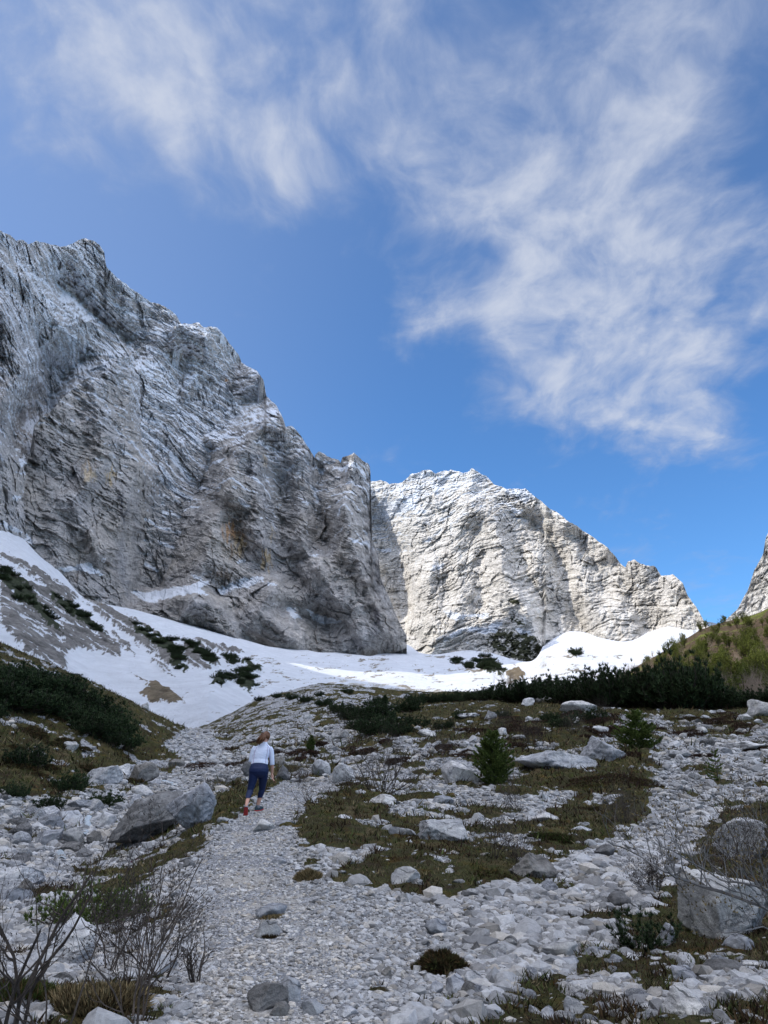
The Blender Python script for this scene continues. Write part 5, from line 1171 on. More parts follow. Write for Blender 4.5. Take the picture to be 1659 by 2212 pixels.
# --- cushions and tussocks
def cushion(u, v, wpx, hpx, label, seed, cols_, bl=.05, name='heather_cushion', cat='heather', n=2600, up=.3):
    a_ = at(u, v)
    if a_ is None: return
    p, d, k = a_; w_, h_ = wpx * k / 2, hpx * k * .55; r = np.random.default_rng(seed)
    q = r.normal(size=(n, 3)); q[:, 2] = np.abs(q[:, 2]); q /= np.linalg.norm(q, axis=1)[:, None]
    q *= (1 + .55 * fbm(q * 1.9 + seed, 4))[:, None] * r.uniform(.7, 1, (n, 1)) ** .5
    P = q * np.array([w_, w_ * .8, h_]); V, Fs, C = blades(P, q + np.array([0, 0, up]), bl * .9, bl * .10, r, .9, 6)
    c = np.array(cols_)[r.integers(0, len(cols_), n)]; c = np.repeat(np.repeat(c, 6, 0), 3, 0) * C
    Vb, Fb = rock_shape(3, seed, 3, .05, (w_ * .72, w_ * .58, h_ * .62)); 
    Vb[:, 2] = np.maximum(Vb[:, 2], -.03)
    V_ = np.concatenate([V, Vb]); F_ = np.concatenate([Fs, Fb + len(V)]); c_ = np.concatenate([c, np.ones((len(Vb), 3)) * np.array(cols_).mean(0) * .5])
    o = link(name, new_mesh(name, V_, F_, M_GRASS, False, c_)); o.location = (p[0], p[1] + w_ * .5, p[2] - .02); tag(o, label, cat)
HEA = [(.045, .030, .015), (.085, .050, .022), (.055, .060, .020), (.035, .028, .015)]
MND = [(.05, .028, .02), (.085, .048, .03), (.035, .025, .015), (.06, .04, .035)]
STR = [(.30, .23, .12), (.22, .16, .08), (.12, .10, .05)]
GRN = [(.035, .055, .012), (.06, .085, .02), (.09, .10, .03)]
cushion(952, 2108, 96, 66, 'round brown heather cushion at the right edge of the gravel path', 1, HEA, .045)
cushion(665, 1903, 44, 26, 'tuft of yellow brown grass in the gravel below the walker', 2, STR, .07, 'grass_tuft', 'grass tuft', 900, .8)
cushion(590, 1985, 50, 14, 'dry grass at the front of the upper flat topped path rock', 3, STR, .03, 'grass_tuft', 'grass tuft', 600, .5)
cushion(578, 2026, 46, 14, 'dark grass under the lower flat topped path rock', 4, HEA, .03, 'grass_tuft', 'grass tuft', 600, .5)
cushion(185, 2195, 150, 34, 'mound of dry straw coloured grass under the corner bushes', 5, STR + HEA[:1], .11, 'grass_tussock', 'grass tussock', 2400, .8)
cushion(20, 2175, 110, 34, 'mound of greenish grass at the left edge under the bushes', 6, GRN + HEA[:2], .09, 'grass_tussock', 'grass tussock', 2000, .8)
cushion(1335, 1700, 190, 46, 'long dark heather mound at the upper margin of the heath', 7, HEA + [(.05, .02, .025)], .05, n=4200)
cushion(1190, 1822, 110, 30, 'dark green juniper mat on the heath below the knobbly rocks', 8, GRN[:1] + HEA[:1], .05, 'juniper_mat', 'juniper', 2200)
cushion(1630, 1620, 62, 26, 'small dark heather mound on the right gravel', 9, HEA, .05)
cushion(1500, 1560, 90, 22, 'brown heather mound left of the pitted pale rock', 10, HEA, .06)
cushion(1555, 1600, 60, 20, 'yellow green moss mound in the upper right gravel', 11, [(.13, .13, .03), (.08, .08, .02)], .03, 'moss_mound', 'moss')
cushion(300, 1868, 46, 20, 'patch of small purple flowers between stream bank and path', 12, [(.16, .03, .09), (.10, .03, .05), (.06, .06, .03)], .035, 'flower_patch', 'flowers', 900)
cushion(455, 1, 1, 1, 'x', 13, HEA) if False else None
cushion(1280, 1760, 60, 26, 'brown heather hummock in the middle of the heath', 14, HEA, .05)
cushion(1060, 1900, 130, 26, 'brown heath hummock in front of the ribbed boulder', 15, HEA + GRN[1:2], .04)
cushion(760, 1700, 60, 16, 'low brown hummock at the foot of the wide bare bush', 16, HEA, .04)
cushion(1250, 2140, 90, 22, 'orange brown moss hummock at the bottom right', 17, [(.13, .08, .02), (.09, .05, .02)], .03, 'moss_mound', 'moss')
rm_ = np.random.default_rng(41)
for i, (ua, ub, va, vb_, n_) in enumerate([(1000, 1340, 1545, 1600, 26), (930, 1120, 1600, 1640, 8), (1180, 1659, 1545, 1600, 14), (0, 300, 1560, 1700, 16), (640, 900, 1600, 1650, 9), (1280, 1659, 1620, 1640, 4), (430, 640, 1600, 1680, 8)]):
    for k_ in range(n_):
        cushion(rm_.uniform(ua, ub), rm_.uniform(va, vb_), rm_.uniform(34, 84), rm_.uniform(12, 24), 'x', 300 + i * 40 + k_, MND if i != 3 else HEA, .09, 'heather_mound', 'heather', 700)
        o_ = COL.objects[-1]; o_['group'] = 'brown heather mounds'
# --- countless blades of heath and grass over the vegetated ground
def ground_cover():
    x, y, z, d, r = cast(520000, 21, dmin=3.0, dmax=105)
    veg, st, fi, u, v = zones(x, y, z)
    k = (veg + .30 * fbm(np.stack([x, y, x * 0], -1) / .35, 3) > .40) & (r.random(len(x)) < .62)
    x, y, z, d, v = x[k], y[k], z[k], d[k], v[k]; n = len(x)
    L_ = (.024 + .045 * r.random(n) ** 2) * np.clip(d / 9., .9, 4.0)
    P2 = np.stack([x, y, x * 0], -1); t = fbm(P2 / 1.1 + 5, 4, gain=.6); t2 = fbm(P2 / .3 + 9, 3)
    L_ *= 1 + .9 * np.clip(t2 * 2, -.4, 1)
    pal = np.array([(.04, .027, .015), (.075, .048, .024), (.060, .058, .024), (.062, .078, .024), (.15, .12, .065), (.035, .022, .016)])
    w_ = np.clip((t * 1.9 + .5) * 4.99, 0, 4.99)
    idx = np.clip(w_ + r.normal(size=n) * .9, 0, 4.99).astype(int); idx[r.random(n) < .16] = 5
    c = pal[idx] * r.uniform(.55, 1.35, (n, 1)) * 1.0
    D_ = r.normal(size=(n, 3)) * .75; D_[:, 2] = 1
    s = r.normal(size=(n, 3)); s[:, 2] *= .2; s /= np.linalg.norm(s, axis=1)[:, None]
    P0 = np.stack([x, y, z + .03 * np.clip(d / 8, .5, 3)], -1); W_ = (L_ * .11)[:, None]
    D_ /= np.linalg.norm(D_, axis=1)[:, None]
    V = np.stack([P0 - s * W_, P0 + s * W_, P0 + D_ * L_[:, None]], 1).reshape(-1, 3)
    me = new_mesh('heath_plants', V, np.arange(n * 3).reshape(-1, 3), M_GRASS, False, np.repeat(c, 3, 0))
    tag(link('heath_plants', me), 'low brown and green heath plants and grass covering the soil', kind='stuff'); print('blades', n)
ground_cover()
# --- right hillside with budding shrubs
HT = [(1290, 1500), (1330, 1470), (1370, 1443), (1447, 1399), (1514, 1360), (1564, 1343), (1604, 1335), (1659, 1315), (1800, 1265), (2300, 1100)]
def hill_point(u, t):
    tu, tv = np.array(HT).T; vt = np.interp(u, tu, tv); vb = 1580.; vt = vt + fbm(np.stack([u / 30., u * 0, u * 0], -1), 3) * 4
    V = vb + (vt - vb) * t; d = 1 / (1 / 66. + (1 / np.interp(u, [1290, 1659, 2300], [150, 200, 220]) - 1 / 66.) * t)
    w_ = wdir(u, V); return CAM + w_ / np.hypot(w_[..., 0], w_[..., 1])[..., None] * d[..., None]
def hillside():
    us = np.concatenate([cols(1290, 1720, 3), cols(1730, 2300, 12)]); U = np.broadcast_to(us, (120, len(us))).copy(); t = np.linspace(0, 1, 120)[:, None] + 0 * U
    P = hill_point(U, t); P[..., 2] += fbm(P / 4., 4) * .5 * np.clip(1 - t, 0, 1)
    back = [P[-1] + np.array([.3, 1, 0]) * 12 * k - np.array([0, 0, 1]) * 9 * k for k in range(1, 4)]
    P = np.concatenate([P, np.array(back)], 0); hi = fbm(P / 1.5, 4, gain=.65); lo = fbm(P / 9., 3)
    c = np.array([.085, .062, .040]) * (1 + .7 * hi)[..., None]; g = sm(lo + P[..., 0] / 160. - .45, 0, .25)[..., None]
    c = c * (1 - g) + np.array([.11, .125, .03]) * (1 + .5 * hi)[..., None] * g
    m = NT('hillside', .95, .05); m.color(m.mix(m.attr('col'), m.ramp(m.noise(1.5, 6, .7), [(.3, .6), (.7, 1.4)]), 1.0, 'MULTIPLY')); m.bump(m.noise(2.0, 8, .7), .5, 1.0)
    tag(link('hillside', new_mesh('hillside', P.reshape(-1, 3), grid_faces(*P.shape[:2]), m.m, False, np.clip(c, .01, 1).reshape(-1, 3))), kind='structure')
hillside()
def shrub_tree(seed, leafy, h=4.0):
    me, tips = bush_mesh(seed, h * .62, 9, .42, 3, .035, (3, 5), .5, .18, M_TWIGB if not leafy else M_TWIG, (0, 0), .3, .5)
    r = np.random.default_rng(seed); parts = [('branches', me)]
    if leafy:
        T = np.array([t[0] for t in tips]); D_ = np.array([t[1] for t in tips]); V, Fs, C = blades(T, D_, .16, .04, r, 1.0, 5)
        parts.append(('leaves', new_mesh('leaves', V, Fs, M_LEAF)))
    return parts
SH = [shrub_tree(201, True), shrub_tree(202, True), shrub_tree(203, False), shrub_tree(204, False), shrub_tree(205, False)]
rh = np.random.default_rng(8)
for i in range(300):
    u_ = rh.uniform(1310, 1720); t_ = rh.uniform(.12, 1.0) ** 1.1
    if u_ < 1400: t_ = rh.uniform(.3, 1.0)
    p = hill_point(np.array([u_]), np.array([t_]))[0]
    green = rh.random() < (.25 + .6 * (u_ > 1420) * (t_ > .35))
    q = SH[rh.integers(0, 2)] if green else SH[2 + rh.integers(0, 3)]
    plant('budding_shrub' if green else 'leafless_shrub', 'young shrub with fresh yellow green leaves on the hillside at right' if green else 'leafless brown shrub on the hillside at right', 'shrub', 'leafy shrubs on the right hillside' if green else 'leafless shrubs on the right hillside', q, tuple(p - np.array([0, 0, .2])), rh.uniform(0, 6.28), rh.uniform(.45, .9) * (1.15 - .35 * t_))
BI = [shrub_tree(211, False, 3.4), shrub_tree(212, False, 3.4), shrub_tree(213, True, 3.2)]
for i, (u_, v_, h_) in enumerate([(1095, 1502, 52), (1112, 1503, 64), (1132, 1500, 70), (1160, 1500, 60), (1190, 1500, 86), (1215, 1500, 78), (1236, 1502, 92), (1262, 1502, 70), (1295, 1505, 80), (1080, 1505, 40), (1148, 1502, 84), (1330, 1505, 88), (1175, 1500, 76), (1250, 1500, 84)]):
    place(BI[i % 3], u_, v_, h_, 2.9, 'thin pale leafless birch rising against the sunlit snow behind the pines', 'birch', 'thin birches against the snow', 'thin_birch', wide=.8)
# --- water of the little stream
def water():
    m = NT('water', .25, .5); m.color(m.mix((.26, .32, .36), (.58, .64, .68), m.noise(9, 6, .7, vec=m.scale((1, 1, .25))))); m.bump(m.noise(14, 5, .6, vec=m.scale((1, 1, .3))), .05, .8)
    for pts, w0, lab in [(Z4((440, 838), (425, 870), (432, 895), (415, 925), (405, 945)), 6, 'w1'), (Z4((800, 672), (830, 680), (860, 690), (850, 700)), 7, 'w2'), (Z4((935, 570), (950, 580), (985, 590)), 8, 'w3'), (Z7((365, 245), (380, 265), (375, 290)), 7, 'w4')]:
        c = []; 
        for (u_, v_) in pts:
            p, d = hit(u_, v_); dirv = (CAM - p) / np.linalg.norm(CAM - p); c.append((p + dirv * .05, d))
        q = np.array([a for a, _ in c]); t = np.linspace(0, len(q) - 1, 24); Q = np.stack([np.interp(t, range(len(q)), q[:, k]) for k in range(3)], -1); Q[:, 2] += .03
        dd = c[0][1]; wd_ = w0 * dd / F; s = np.linspace(-1, 1, 9)
        P = Q[:, None] + np.array([1, 0, 0])[None, None] * (s[None, :, None] * wd_ * (1 + .35 * fbm(np.stack([t * 2, t * 0, t * 0], -1), 2))[:, None, None]) + np.array([0, 0, 1.]) * (.04 * (1 - s ** 2))[None, :, None]
        P[..., 1] += fbm(P * 6, 3) * .04
        tag(link('stream_water', new_mesh('stream_water', P.reshape(-1, 3), grid_faces(24, 9), m.m, True)), kind='structure')
water()
# ------------------------------------------------------------------ the walker
def loft(rings, seg=22):
    """closed tube through horizontal elliptical rings (x, y, z, rx, ry)"""
    a = np.arange(seg) * 2 * math.pi / seg; q = np.array(rings, float)
    t = np.linspace(0, len(q) - 1, (len(q) - 1) * 4 + 1); Q = np.stack([np.interp(t, range(len(q)), q[:, k]) for k in range(5)], -1)
    V = np.stack([Q[:, None, 0] + Q[:, None, 3] * np.cos(a), Q[:, None, 1] + Q[:, None, 4] * np.sin(a), np.broadcast_to(Q[:, None, 2], (len(Q), seg))], -1).reshape(-1, 3)
    n = len(Q); F_ = [tuple(r_) for r_ in (np.stack([(np.arange(n - 1)[:, None] * seg + np.arange(seg)[None]), (np.arange(n - 1)[:, None] * seg + (np.arange(seg) + 1) % seg), ((np.arange(n - 1)[:, None] + 1) * seg + (np.arange(seg) + 1) % seg), ((np.arange(n - 1)[:, None] + 1) * seg + np.arange(seg))], -1).reshape(-1, 4).tolist())]
    F_ += [tuple(range(seg))[::-1], tuple(range((n - 1) * seg, n * seg))]
    return V, F_
def rod(P, R, seg=14):
    V, F_ = tubes([(np.array(P, float), np.array(R, float))], seg); n = len(P); F_ = [tuple(f) for f in F_.tolist()]
    return V, F_ + [tuple(range(seg))[::-1], tuple(range((n - 1) * seg, n * seg))]
def dense(P, R, k=6):
    P = np.array(P, float); t = np.linspace(0, len(P) - 1, (len(P) - 1) * k + 1); out = np.stack([np.interp(t, range(len(P)), P[:, j]) for j in range(3)], -1); R = np.interp(t, range(len(P)), R)
    for _ in range(3): out[1:-1] = (out[:-2] + 2 * out[1:-1] + out[2:]) / 4
    return out, R
def solid(name, pieces, voxel, mat, it=4):
    VV, FF, b = [], [], 0
    for V, F_ in pieces:
        VV.append(np.asarray(V)); FF += [tuple(int(i_) + b for i_ in f) for f in F_]; b += len(V)
    me = bpy.data.meshes.new(name); me.from_pydata(np.concatenate(VV).tolist(), [], FF)
    bm = bmesh.new(); bm.from_mesh(me); bmesh.ops.recalc_face_normals(bm, faces=bm.faces); bm.to_mesh(me); bm.free()
    ob = bpy.data.objects.new(name, me); COL.objects.link(ob)
    m = ob.modifiers.new('r', 'REMESH'); m.mode = 'VOXEL'; m.voxel_size = voxel; m.use_smooth_shade = True
    m = ob.modifiers.new('s', 'SMOOTH'); m.factor = .5; m.iterations = it
    dg = bpy.context.evaluated_depsgraph_get(); m2 = bpy.data.meshes.new_from_object(ob.evaluated_get(dg)); bpy.data.objects.remove(ob)
    m2.name = name; m2.materials.clear(); m2.materials.append(mat)
    for p in m2.polygons: p.use_smooth = True
    return m2
def walker():
    base, dist = hit(555, 1762); k = dist / F; S = (162 * k) / 1.70
    SK = mat_plain('skin', (.50, .27, .20), (.56, .32, .24), .55, 30)
    TOP = NT('shirt_fabric', .8, .2); TOP.color(TOP.mix((.60, .66, .80), (.68, .73, .86), TOP.noise(14, 3))); TOP.bump(TOP.noise(9, 4, .6, vec=TOP.scale((1, 1, 2.2))), .02, .6); TOP = TOP.m
    LAV = mat_plain('lilac_fabric', (.62, .58, .76), (.70, .66, .82), .8, 12)
    SEAM = mat_plain('seam', (.20, .10, .26), (.26, .14, .30))
    NAV = NT('navy_fabric', .6, .3); NAV.color(NAV.mix((.003, .010, .045), (.006, .018, .075), NAV.noise(5, 4))); NAV.bump(NAV.noise(11, 4, .6, vec=NAV.scale((1, 1, 2))), .015, .5); NAV = NAV.m
    HAIR = mat_plain('auburn_hair', (.095, .035, .014), (.20, .085, .03), .5, 40, .4)
    RED = mat_plain('red_rubber', (.33, .03, .03), (.42, .05, .045), .7, 60)
    TEAL = mat_plain('teal_shoe', (.03, .055, .065), (.05, .085, .10), .7, 40)
    SOCK = mat_plain('grey_sock', (.18, .19, .22), (.26, .27, .30)); WHT = mat_plain('white_band', (.75, .75, .75), (.8, .8, .8))
    root = bpy.data.objects.new('person', None); COL.objects.link(root); root.location = base + np.array([0, 0, 0.0]); root.scale = (S, S, S)
    tag(root, 'woman with an auburn ponytail, white lilac top and navy leggings walking up the path', 'person')
    fw = math.atan2(base[0], base[1]); root.rotation_euler = (0, 0, -fw)
    # x right, y away, z up; one continuous body from neck to ankles with hands
    pcs = [loft([(-.01, 0, .80, .15, .10), (-.01, 0, .92, .165, .11), (0, .02, 1.05, .14, .09), (.02, .045, 1.22, .15, .095), (.045, .075, 1.35, .15, .08), (.065, .095, 1.41, .08, .055), (.085, .108, 1.46, .046, .047), (.10, .122, 1.54, .046, .050)])]
    pcs += [rod(*dense([(-.10, 0, .88), (-.14, -.01, .66), (-.165, -.02, .50), (-.19, -.10, .40), (-.222, -.27, .22), (-.226, -.295, .17)], [.08, .07, .046, .05, .033, .033])),
            rod(*dense([(.08, 0, .88), (.08, .08, .66), (.075, .16, .50), (.055, .168, .40), (.005, .20, .18), (.005, .205, .13)], [.08, .07, .046, .052, .033, .033])),
            rod(*dense([(-.12, .08, 1.37), (-.175, .068, 1.20), (-.19, .07, 1.10), (-.175, .20, 1.05), (-.165, .29, 1.03)], [.045, .038, .036, .032, .024])),
            rod(*dense([(.21, .08, 1.36), (.25, .065, 1.20), (.264, .05, 1.05), (.272, .07, .94), (.278, .10, .83)], [.045, .040, .037, .033, .024]))]
    def hand(w_, dn, sx, yv):
        w_ = np.array(w_, float); d = np.array(dn, float); d /= np.linalg.norm(d); y = np.array(yv, float); y -= y.dot(d) * d; y /= np.linalg.norm(y); xn = np.cross(d, y)
        out = []
        for o_ in (-.024, -.008, .008, .022): out.append(rod([w_ - d * .01 + y * o_ * .4, w_ + d * .04 + y * o_ * .9, w_ + d * .092 + y * o_ * 1.1], [.015, .016, .013], 10))
        for off, ln in ((-.029, .066), (-.010, .078), (.010, .073), (.028, .056)):
            a_ = w_ + d * .088 + y * off
            out.append(rod([a_, a_ + d * ln * .45 + xn * sx * .010, a_ + d * ln * .82 + xn * sx * .030, a_ + d * ln * .98 + xn * sx * .046], [.0098, .0092, .0085, .0065], 8))
        out.append(rod([w_ + d * .025 - y * .02, w_ + d * .055 - y * .040 + xn * sx * .010, w_ + d * .088 - y * .050 + xn * sx * .024], [.014, .0115, .0085], 8))
        return out
    pcs += hand((.278, .10, .835), (.02, .04, -1), -1, (-.35, -1, 0)) + hand((-.165, .285, 1.03), (.2, 1, .05), 1, (0, 0, 1))
    # head: egg with brow, nose, mouth, ears joined to the neck; faces away and a little right
    hv, hf = ICO[4]; h = hv.copy(); h *= np.array([.074, .092, .105])
    n_ = hv; face = np.exp(-((n_[:, 0] / .22) ** 2 + ((n_[:, 2] + .05) / .20) ** 2)) * (n_[:, 1] > 0); h[:, 1] += face * .020                         # nose
    h[:, 1] -= .009 * np.exp(-(((np.abs(n_[:, 0]) - .38) / .16) ** 2 + ((n_[:, 2] - .10) / .12) ** 2)) * (n_[:, 1] > 0)                               # eye sockets
    h[:, 1] += .007 * np.exp(-((n_[:, 0] / .25) ** 2 + ((n_[:, 2] + .48) / .08) ** 2)) * (n_[:, 1] > 0)                                                 # lips
    jaw = np.clip(-n_[:, 2], 0, 1); h[:, 0] *= 1 - .28 * jaw; h[:, 1] *= 1 - .12 * jaw * (n_[:, 1] < 0)
    for sx in (-1, 1):
        e = np.exp(-(((n_[:, 0] - sx) / .25) ** 2 + (n_[:, 1] / .16) ** 2 + ((n_[:, 2] + .02) / .26) ** 2)); h[:, 0] += sx * .016 * e
    a = rad(-38); ca, sa_ = math.cos(a), math.sin(a); Rz = np.array([[ca, -sa_, 0], [sa_, ca, 0], [0, 0, 1]]); t = rad(-14); Rx = np.array([[1, 0, 0], [0, math.cos(t), -math.sin(t)], [0, math.sin(t), math.cos(t)]])
    HR = Rz @ Rx; hc = np.array([.112, .135, 1.585])
    hm = new_mesh('head', h @ HR.T + hc, hf, SK, True)
    pcs.append((h @ HR.T + hc, [tuple(f) for f in hf.tolist()]))
    bm_ = solid('body', pcs, .0065, SK, 3)
    body = link('body', bm_, root)
    for sx in (-1, 1):
        ev, ef = ICO[2]; link('eye', new_mesh('eye', (ev * np.array([.011, .006, .006]) + np.array([sx * .028, .080, .012])) @ HR.T + hc, ef, mat_plain('eye_white', (.5, .5, .5), (.1, .1, .1)), True), body)
    # hair cap and ponytail
    c = hv[hv[:, 2] > -2].copy(); keep = (hv[:, 1] < .45) | (hv[:, 2] > .52); keep &= (hv[:, 2] > -.55) | (hv[:, 1] < -.55)
    kv = np.nonzero(keep)[0]; mp_ = -np.ones(len(hv), int); mp_[kv] = np.arange(len(kv)); ff = hf[np.all(keep[hf], 1)]
    hh = h * 1.10 + hv * fbm(np.stack([np.arctan2(hv[:, 0], hv[:, 2] + .3) * 9, hv[:, 1] * 2, hv[:, 2]], -1), 3)[:, None] * .005
    hair = link('hair', new_mesh('hair', hh[kv] @ HR.T + hc, mp_[ff], HAIR, True), root)
    tie = hc + np.array([-.052, -.088, .050]); paths = []; r = np.random.default_rng(4)
    for i in range(70):
        o = r.normal(size=3) * .011; e = r.normal(size=3) * np.array([.026, .016, .02]); q = np.linspace(0, 1, 9)[:, None]
        P = tie + o * .5 + q * np.array([-.105, -.015, -.235]) + np.array([-.005, -.06, .0]) * np.sin(q * 2.6) + e * q + o * np.sin(q * 3.14) * 2.2; P[:, 2] += .030 * np.sin(q[:, 0] * 3.14 * .6) * 1
        paths.append((P, np.array([.006, .010, .012, .012, .011, .009, .007, .004, .001])))
    link('ponytail', new_mesh('ponytail', *tubes(paths, 5), HAIR, True), hair)
    tv, tf = ICO[2]; link('hair_tie', new_mesh('hair_tie', tv * np.array([.018, .02, .018]) + tie, tf, M_TWIG, True), hair)
    an = np.linspace(rad(-40), rad(215), 26); P = np.stack([np.cos(an) * .079, np.sin(an) * .100, .055 + .030 * (1 - np.sin(an))], -1)
    link('headband', new_mesh('headband', *tubes([(P @ HR.T + hc, np.full(26, .009))], 6), WHT, True), root)
    shirt = link('shirt', solid('shirt', [loft([(-.005, .015, 1.005, .186, .128), (0, .02, 1.06, .178, .122), (.0, .03, 1.12, .168, .112), (.02, .045, 1.22, .178, .118), (.04, .065, 1.31, .190, .112), (.05, .082, 1.37, .172, .092), (.064, .095, 1.415, .105, .072), (.085, .108, 1.445, .060, .060), (.088, .110, 1.475, .053, .053)]),
                 rod(*dense([(-.10, .08, 1.36), (-.150, .072, 1.29), (-.180, .066, 1.17), (-.192, .075, 1.05)], [.062, .056, .050, .048])),
                 rod(*dense([(.19, .08, 1.35), (.235, .07, 1.27), (.257, .055, 1.12), (.267, .055, .995)], [.064, .060, .053, .050]))], .010, TOP, 4), root)
    # lilac side panels and dark seams, laid on the shirt surface
    seams = [[(.145, -.052, 1.36), (.150, -.066, 1.25), (.128, -.082, 1.14), (.122, -.092, 1.03)], [(-.075, -.030, 1.36), (-.120, -.045, 1.25), (-.126, -.072, 1.12), (-.138, -.082, 1.02)], [(.13, .00, 1.415), (.175, -.012, 1.36), (.205, .0, 1.26), (.212, .0, 1.12), (.222, .0, 1.02)]]
    dg = bpy.context.evaluated_depsgraph_get(); from mathutils.bvhtree import BVHTree
    bvh = BVHTree.FromPolygons([v.co[:] for v in shirt.data.vertices], [list(p.vertices) for p in shirt.data.polygons])
    pp = []
    for s_ in seams:
        q = np.array(s_); t_ = np.linspace(0, len(q) - 1, 24); Q = np.stack([np.interp(t_, range(len(q)), q[:, k_]) for k_ in range(3)], -1); Q[:, 1] = -.5; out = []
        for v_ in Q:
            hloc = bvh.ray_cast(Vector(v_), Vector((0, 1, 0)))[0]
            if hloc is not None: out.append((hloc.x, hloc.y - .001, hloc.z))
        if len(out) > 3: pp.append((np.array(out), np.full(len(out), .0042)))
    if pp: link('seams', new_mesh('seams', *tubes(pp, 4), SEAM, True), shirt)
    # leggings
    link('leggings', solid('leggings', [loft([(-.005, .015, 1.055, .166, .114), (-.006, .005, 1.0, .180, .128), (-.008, -.012, .92, .204, .150), (-.010, -.015, .86, .210, .155), (-.010, -.005, .79, .195, .14), (-.012, 0, .745, .13, .10)]),
                 loft([(-.105, -.005, .84, .105, .125), (-.118, -.008, .72, .096, .108), (-.140, -.012, .60, .080, .088), (-.162, -.022, .50, .066, .070), (-.180, -.075, .43, .067, .070), (-.198, -.140, .37, .058, .060), (-.206, -.175, .34, .052, .055)]),
                 loft([(.085, -.005, .84, .105, .125), (.088, .045, .72, .096, .108), (.084, .11, .60, .080, .088), (.078, .16, .50, .066, .070), (.064, .168, .43, .067, .072), (.048, .174, .37, .058, .060), (.040, .178, .335, .052, .055)])], .010, NAV, 4), root)
    # shoes
    def shoe(pos, pitch, yaw, lab):
        v, f = ICO[4]; s = v.copy(); s = np.sign(s) * np.abs(s) ** .8; s *= np.array([.046, .135, .050])
        s[:, 0] *= 1 - .16 * np.clip(-v[:, 1], 0, 1) + .05 * np.sin(v[:, 1] * 3); s[:, 2] *= 1 - .38 * np.clip(v[:, 1], 0, 1); s[:, 2] += .028 * np.exp(-((v[:, 1] + .55) / .3) ** 2) * (v[:, 2] > 0)
        so = s.copy(); s[:, 2] = np.maximum(s[:, 2], -.030); so = so[:, :]; 
        so2 = v.copy(); so2 = np.sign(so2) * np.abs(so2) ** .7; so2 *= np.array([.050, .142, .013]); so2[:, 0] *= 1 - .16 * np.clip(-v[:, 1], 0, 1); so2[:, 0] *= 1 - .20 * np.exp(-((v[:, 1] + .1) / .25) ** 2); so2[:, 2] += -.036 + .012 * v[:, 1] ** 2
        tread = np.sin(v[:, 1] * 60) * .002 * (v[:, 2] < -.2); so2[:, 2] += tread
        cp_, sp_ = math.cos(pitch), math.sin(pitch); Rp = np.array([[1, 0, 0], [0, cp_, -sp_], [0, sp_, cp_]]); cy_, sy_ = math.cos(yaw), math.sin(yaw); Ry = np.array([[cy_, -sy_, 0], [sy_, cy_, 0], [0, 0, 1]]); M = Ry @ Rp
        sh = link('shoe', new_mesh('shoe', s @ M.T + pos, f, TEAL, True), root); sh['label'] = lab
        link('sole', new_mesh('sole', so2 @ M.T + pos, f, RED, True), sh)
    shoe(np.array([-.232, -.215, .098]), rad(-64), rad(4), 'shoe lifted behind, red sole towards the viewer')
    shoe(np.array([.035, .255, .125]), rad(6), rad(-38), 'dark teal shoe planted ahead on the path')
    for p0, p1 in (((-.222, -.262, .215), (-.226, -.29, .155)), ((.005, .200, .20), (.010, .205, .14))):
        link('sock', new_mesh('sock', *tubes([(np.array([p0, tuple((np.array(p0) + np.array(p1)) / 2), p1]), np.array([.037, .040, .042]))], 12), SOCK, True), root)
walker()
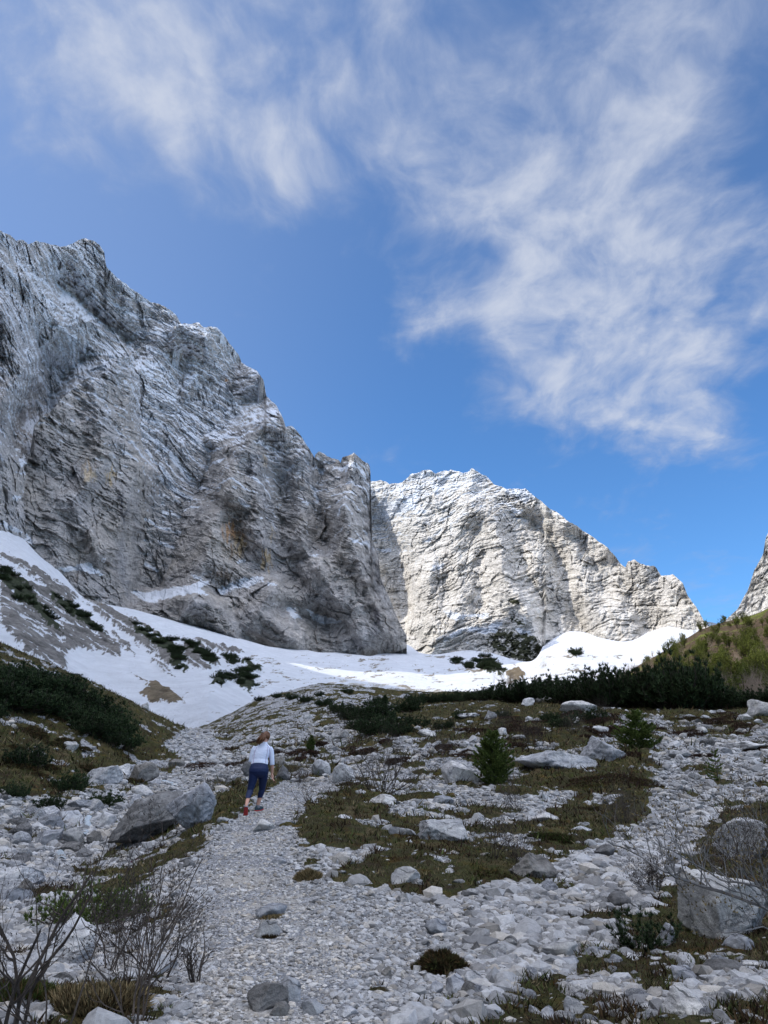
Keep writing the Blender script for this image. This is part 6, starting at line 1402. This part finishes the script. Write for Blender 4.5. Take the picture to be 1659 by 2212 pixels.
# ------------------------------------------------------------------ labels of the repeated things: say where each one stands
LAND = [(60, 1320, 'the upper left snow strip'), (300, 1380, 'the lowest left rock rib'), (520, 1480, 'the dark scrub mounds on snow'), (1010, 1440, 'the foot of the lit prow'), (210, 1590, 'the lower end of the left thicket'), (90, 1480, 'the top of the left thicket'), (1330, 1500, 'the middle of the right belt'), (1170, 1490, 'the birches on snow'), (620, 1490, 'the brow above the walker'), (800, 1530, 'the central thicket'), (1000, 1515, 'the low brow pines'), (322, 1767, 'the big dark stream boulder'), (558, 1680, 'the walker'), (1068, 1645, 'the young spruce'), (828, 1680, 'the wide bare bush'), (950, 1797, 'the ribbed boulder'),
        (1145, 1879, 'the brown and grey slab'), (1563, 1964, 'the biggest boulder'), (1486, 2177, 'the rounded corner boulder'), (1385, 2020, 'the green pine seedling'), (952, 2108, 'the round heather cushion'),
        (1204, 2054, 'the layered blue grey slab'), (1346, 1947, 'the dark square rock'), (1199, 1642, 'the long low pale slab'), (1380, 1590, 'the dark round conifer'), (1552, 1660, 'the thin sapling'),
        (1182, 1511, 'the knoll top block'), (1525, 1523, 'the blocky rock under the pines'), (877, 1900, 'the three cornered rock'), (153, 1614, 'the lone rock on the left slope'), (30, 1900, 'the broad bluish rock'),
        (205, 1800, 'the little waterfall'), (139, 2043, 'the pale slab under the corner bush'), (736, 1589, 'the cube shaped rock'), (1651, 1535, 'the large rock at the right edge'), (1335, 1690, 'the long heather mound'),
        (993, 1672, 'the craggy pale boulder'), (830, 1731, 'the low pointed rock'), (400, 1580, 'the tip of the snow tongue'), (585, 1968, 'the flat topped path rocks'), (1309, 1840, 'the weathered scree top rock'),
        (1490, 1440, 'the tallest dark pine'), (1659, 1330, 'the right edge crest'), (1400, 1425, 'the hill crest'), (1621, 1827, 'the smooth slab at the right edge'), (1244, 2181, 'the jagged rock at the bottom'), (1120, 1720, 'the flat pale stones')]
DIRS = ['right of', 'above right of', 'above', 'above left of', 'left of', 'below left of', 'below', 'below right of']
def relabel():
    for o in list(COL.objects):
        if o.parent or 'group' not in o: continue
        u, v, dz = proj(np.array(o.location)); u, v = float(u), float(v); cat = o['category']
        best = min(LAND, key=lambda l: math.hypot(l[0] - u, (l[1] - v) * 1.3)); dx, dy = u - best[0], best[1] - v; dist = math.hypot(dx, dy)
        w = DIRS[int(round(math.atan2(dy, dx) / (math.pi / 4))) % 8]
        near = 'just ' if dist < 34 else 'a little ' if dist < 75 else 'well '
        px = o.scale[0] * F / dz
        if cat == 'stone':
            size = 'small' if px < 9 else 'middling' if px < 16 else 'large'; flat = 'flat' if o.scale[2] < o.scale[0] * .52 else 'blocky' if o.scale[2] > o.scale[0] * .72 else 'rounded'
            tone = {'pale_limestone': 'white', 'dark_limestone': 'dark grey'}.get(o.data.materials[0].name, 'grey')
            a = f'{size} {flat} {tone} stone'.replace('dark grey', 'dark')
        elif cat == 'dwarf pine': a = ('tall' if px > 34 else 'low' if px < 16 else 'bushy') + ' dark dwarf pine'
        elif cat == 'heather': a = 'brown heather mound'
        elif cat == 'birch': a = ('tall' if px > 26 else 'short') + ' thin pale birch'
        else: a = ('tall ' if px > 9 else 'small ') + ('leafy shrub' if 'budding' in o.name else 'bare shrub')
        if cat in ('stone', 'dwarf pine'): o['group'] = {'stone': 'loose limestone stones', 'dwarf pine': 'dwarf pines on the slopes'}[cat]
        o['label'] = f'{a} {near}{w} {best[2]}'
relabel()
def split_labels():
    """where two neighbours still read alike, tell them apart by their order from left to right"""
    by = {}
    for o in list(COL.objects):
        if o.parent is None and 'group' in o: by.setdefault(o['label'], []).append(o)
    for lab, os_ in by.items():
        if len(os_) in (2, 3) and len(lab.split()) <= 13:
            os_.sort(key=lambda o: float(proj(np.array(o.location))[0]))
            for o, w in zip(os_, ['left', 'right'] if len(os_) == 2 else ['left', 'middle', 'right']): o['label'] = f'{lab}, {w} one'
split_labels()
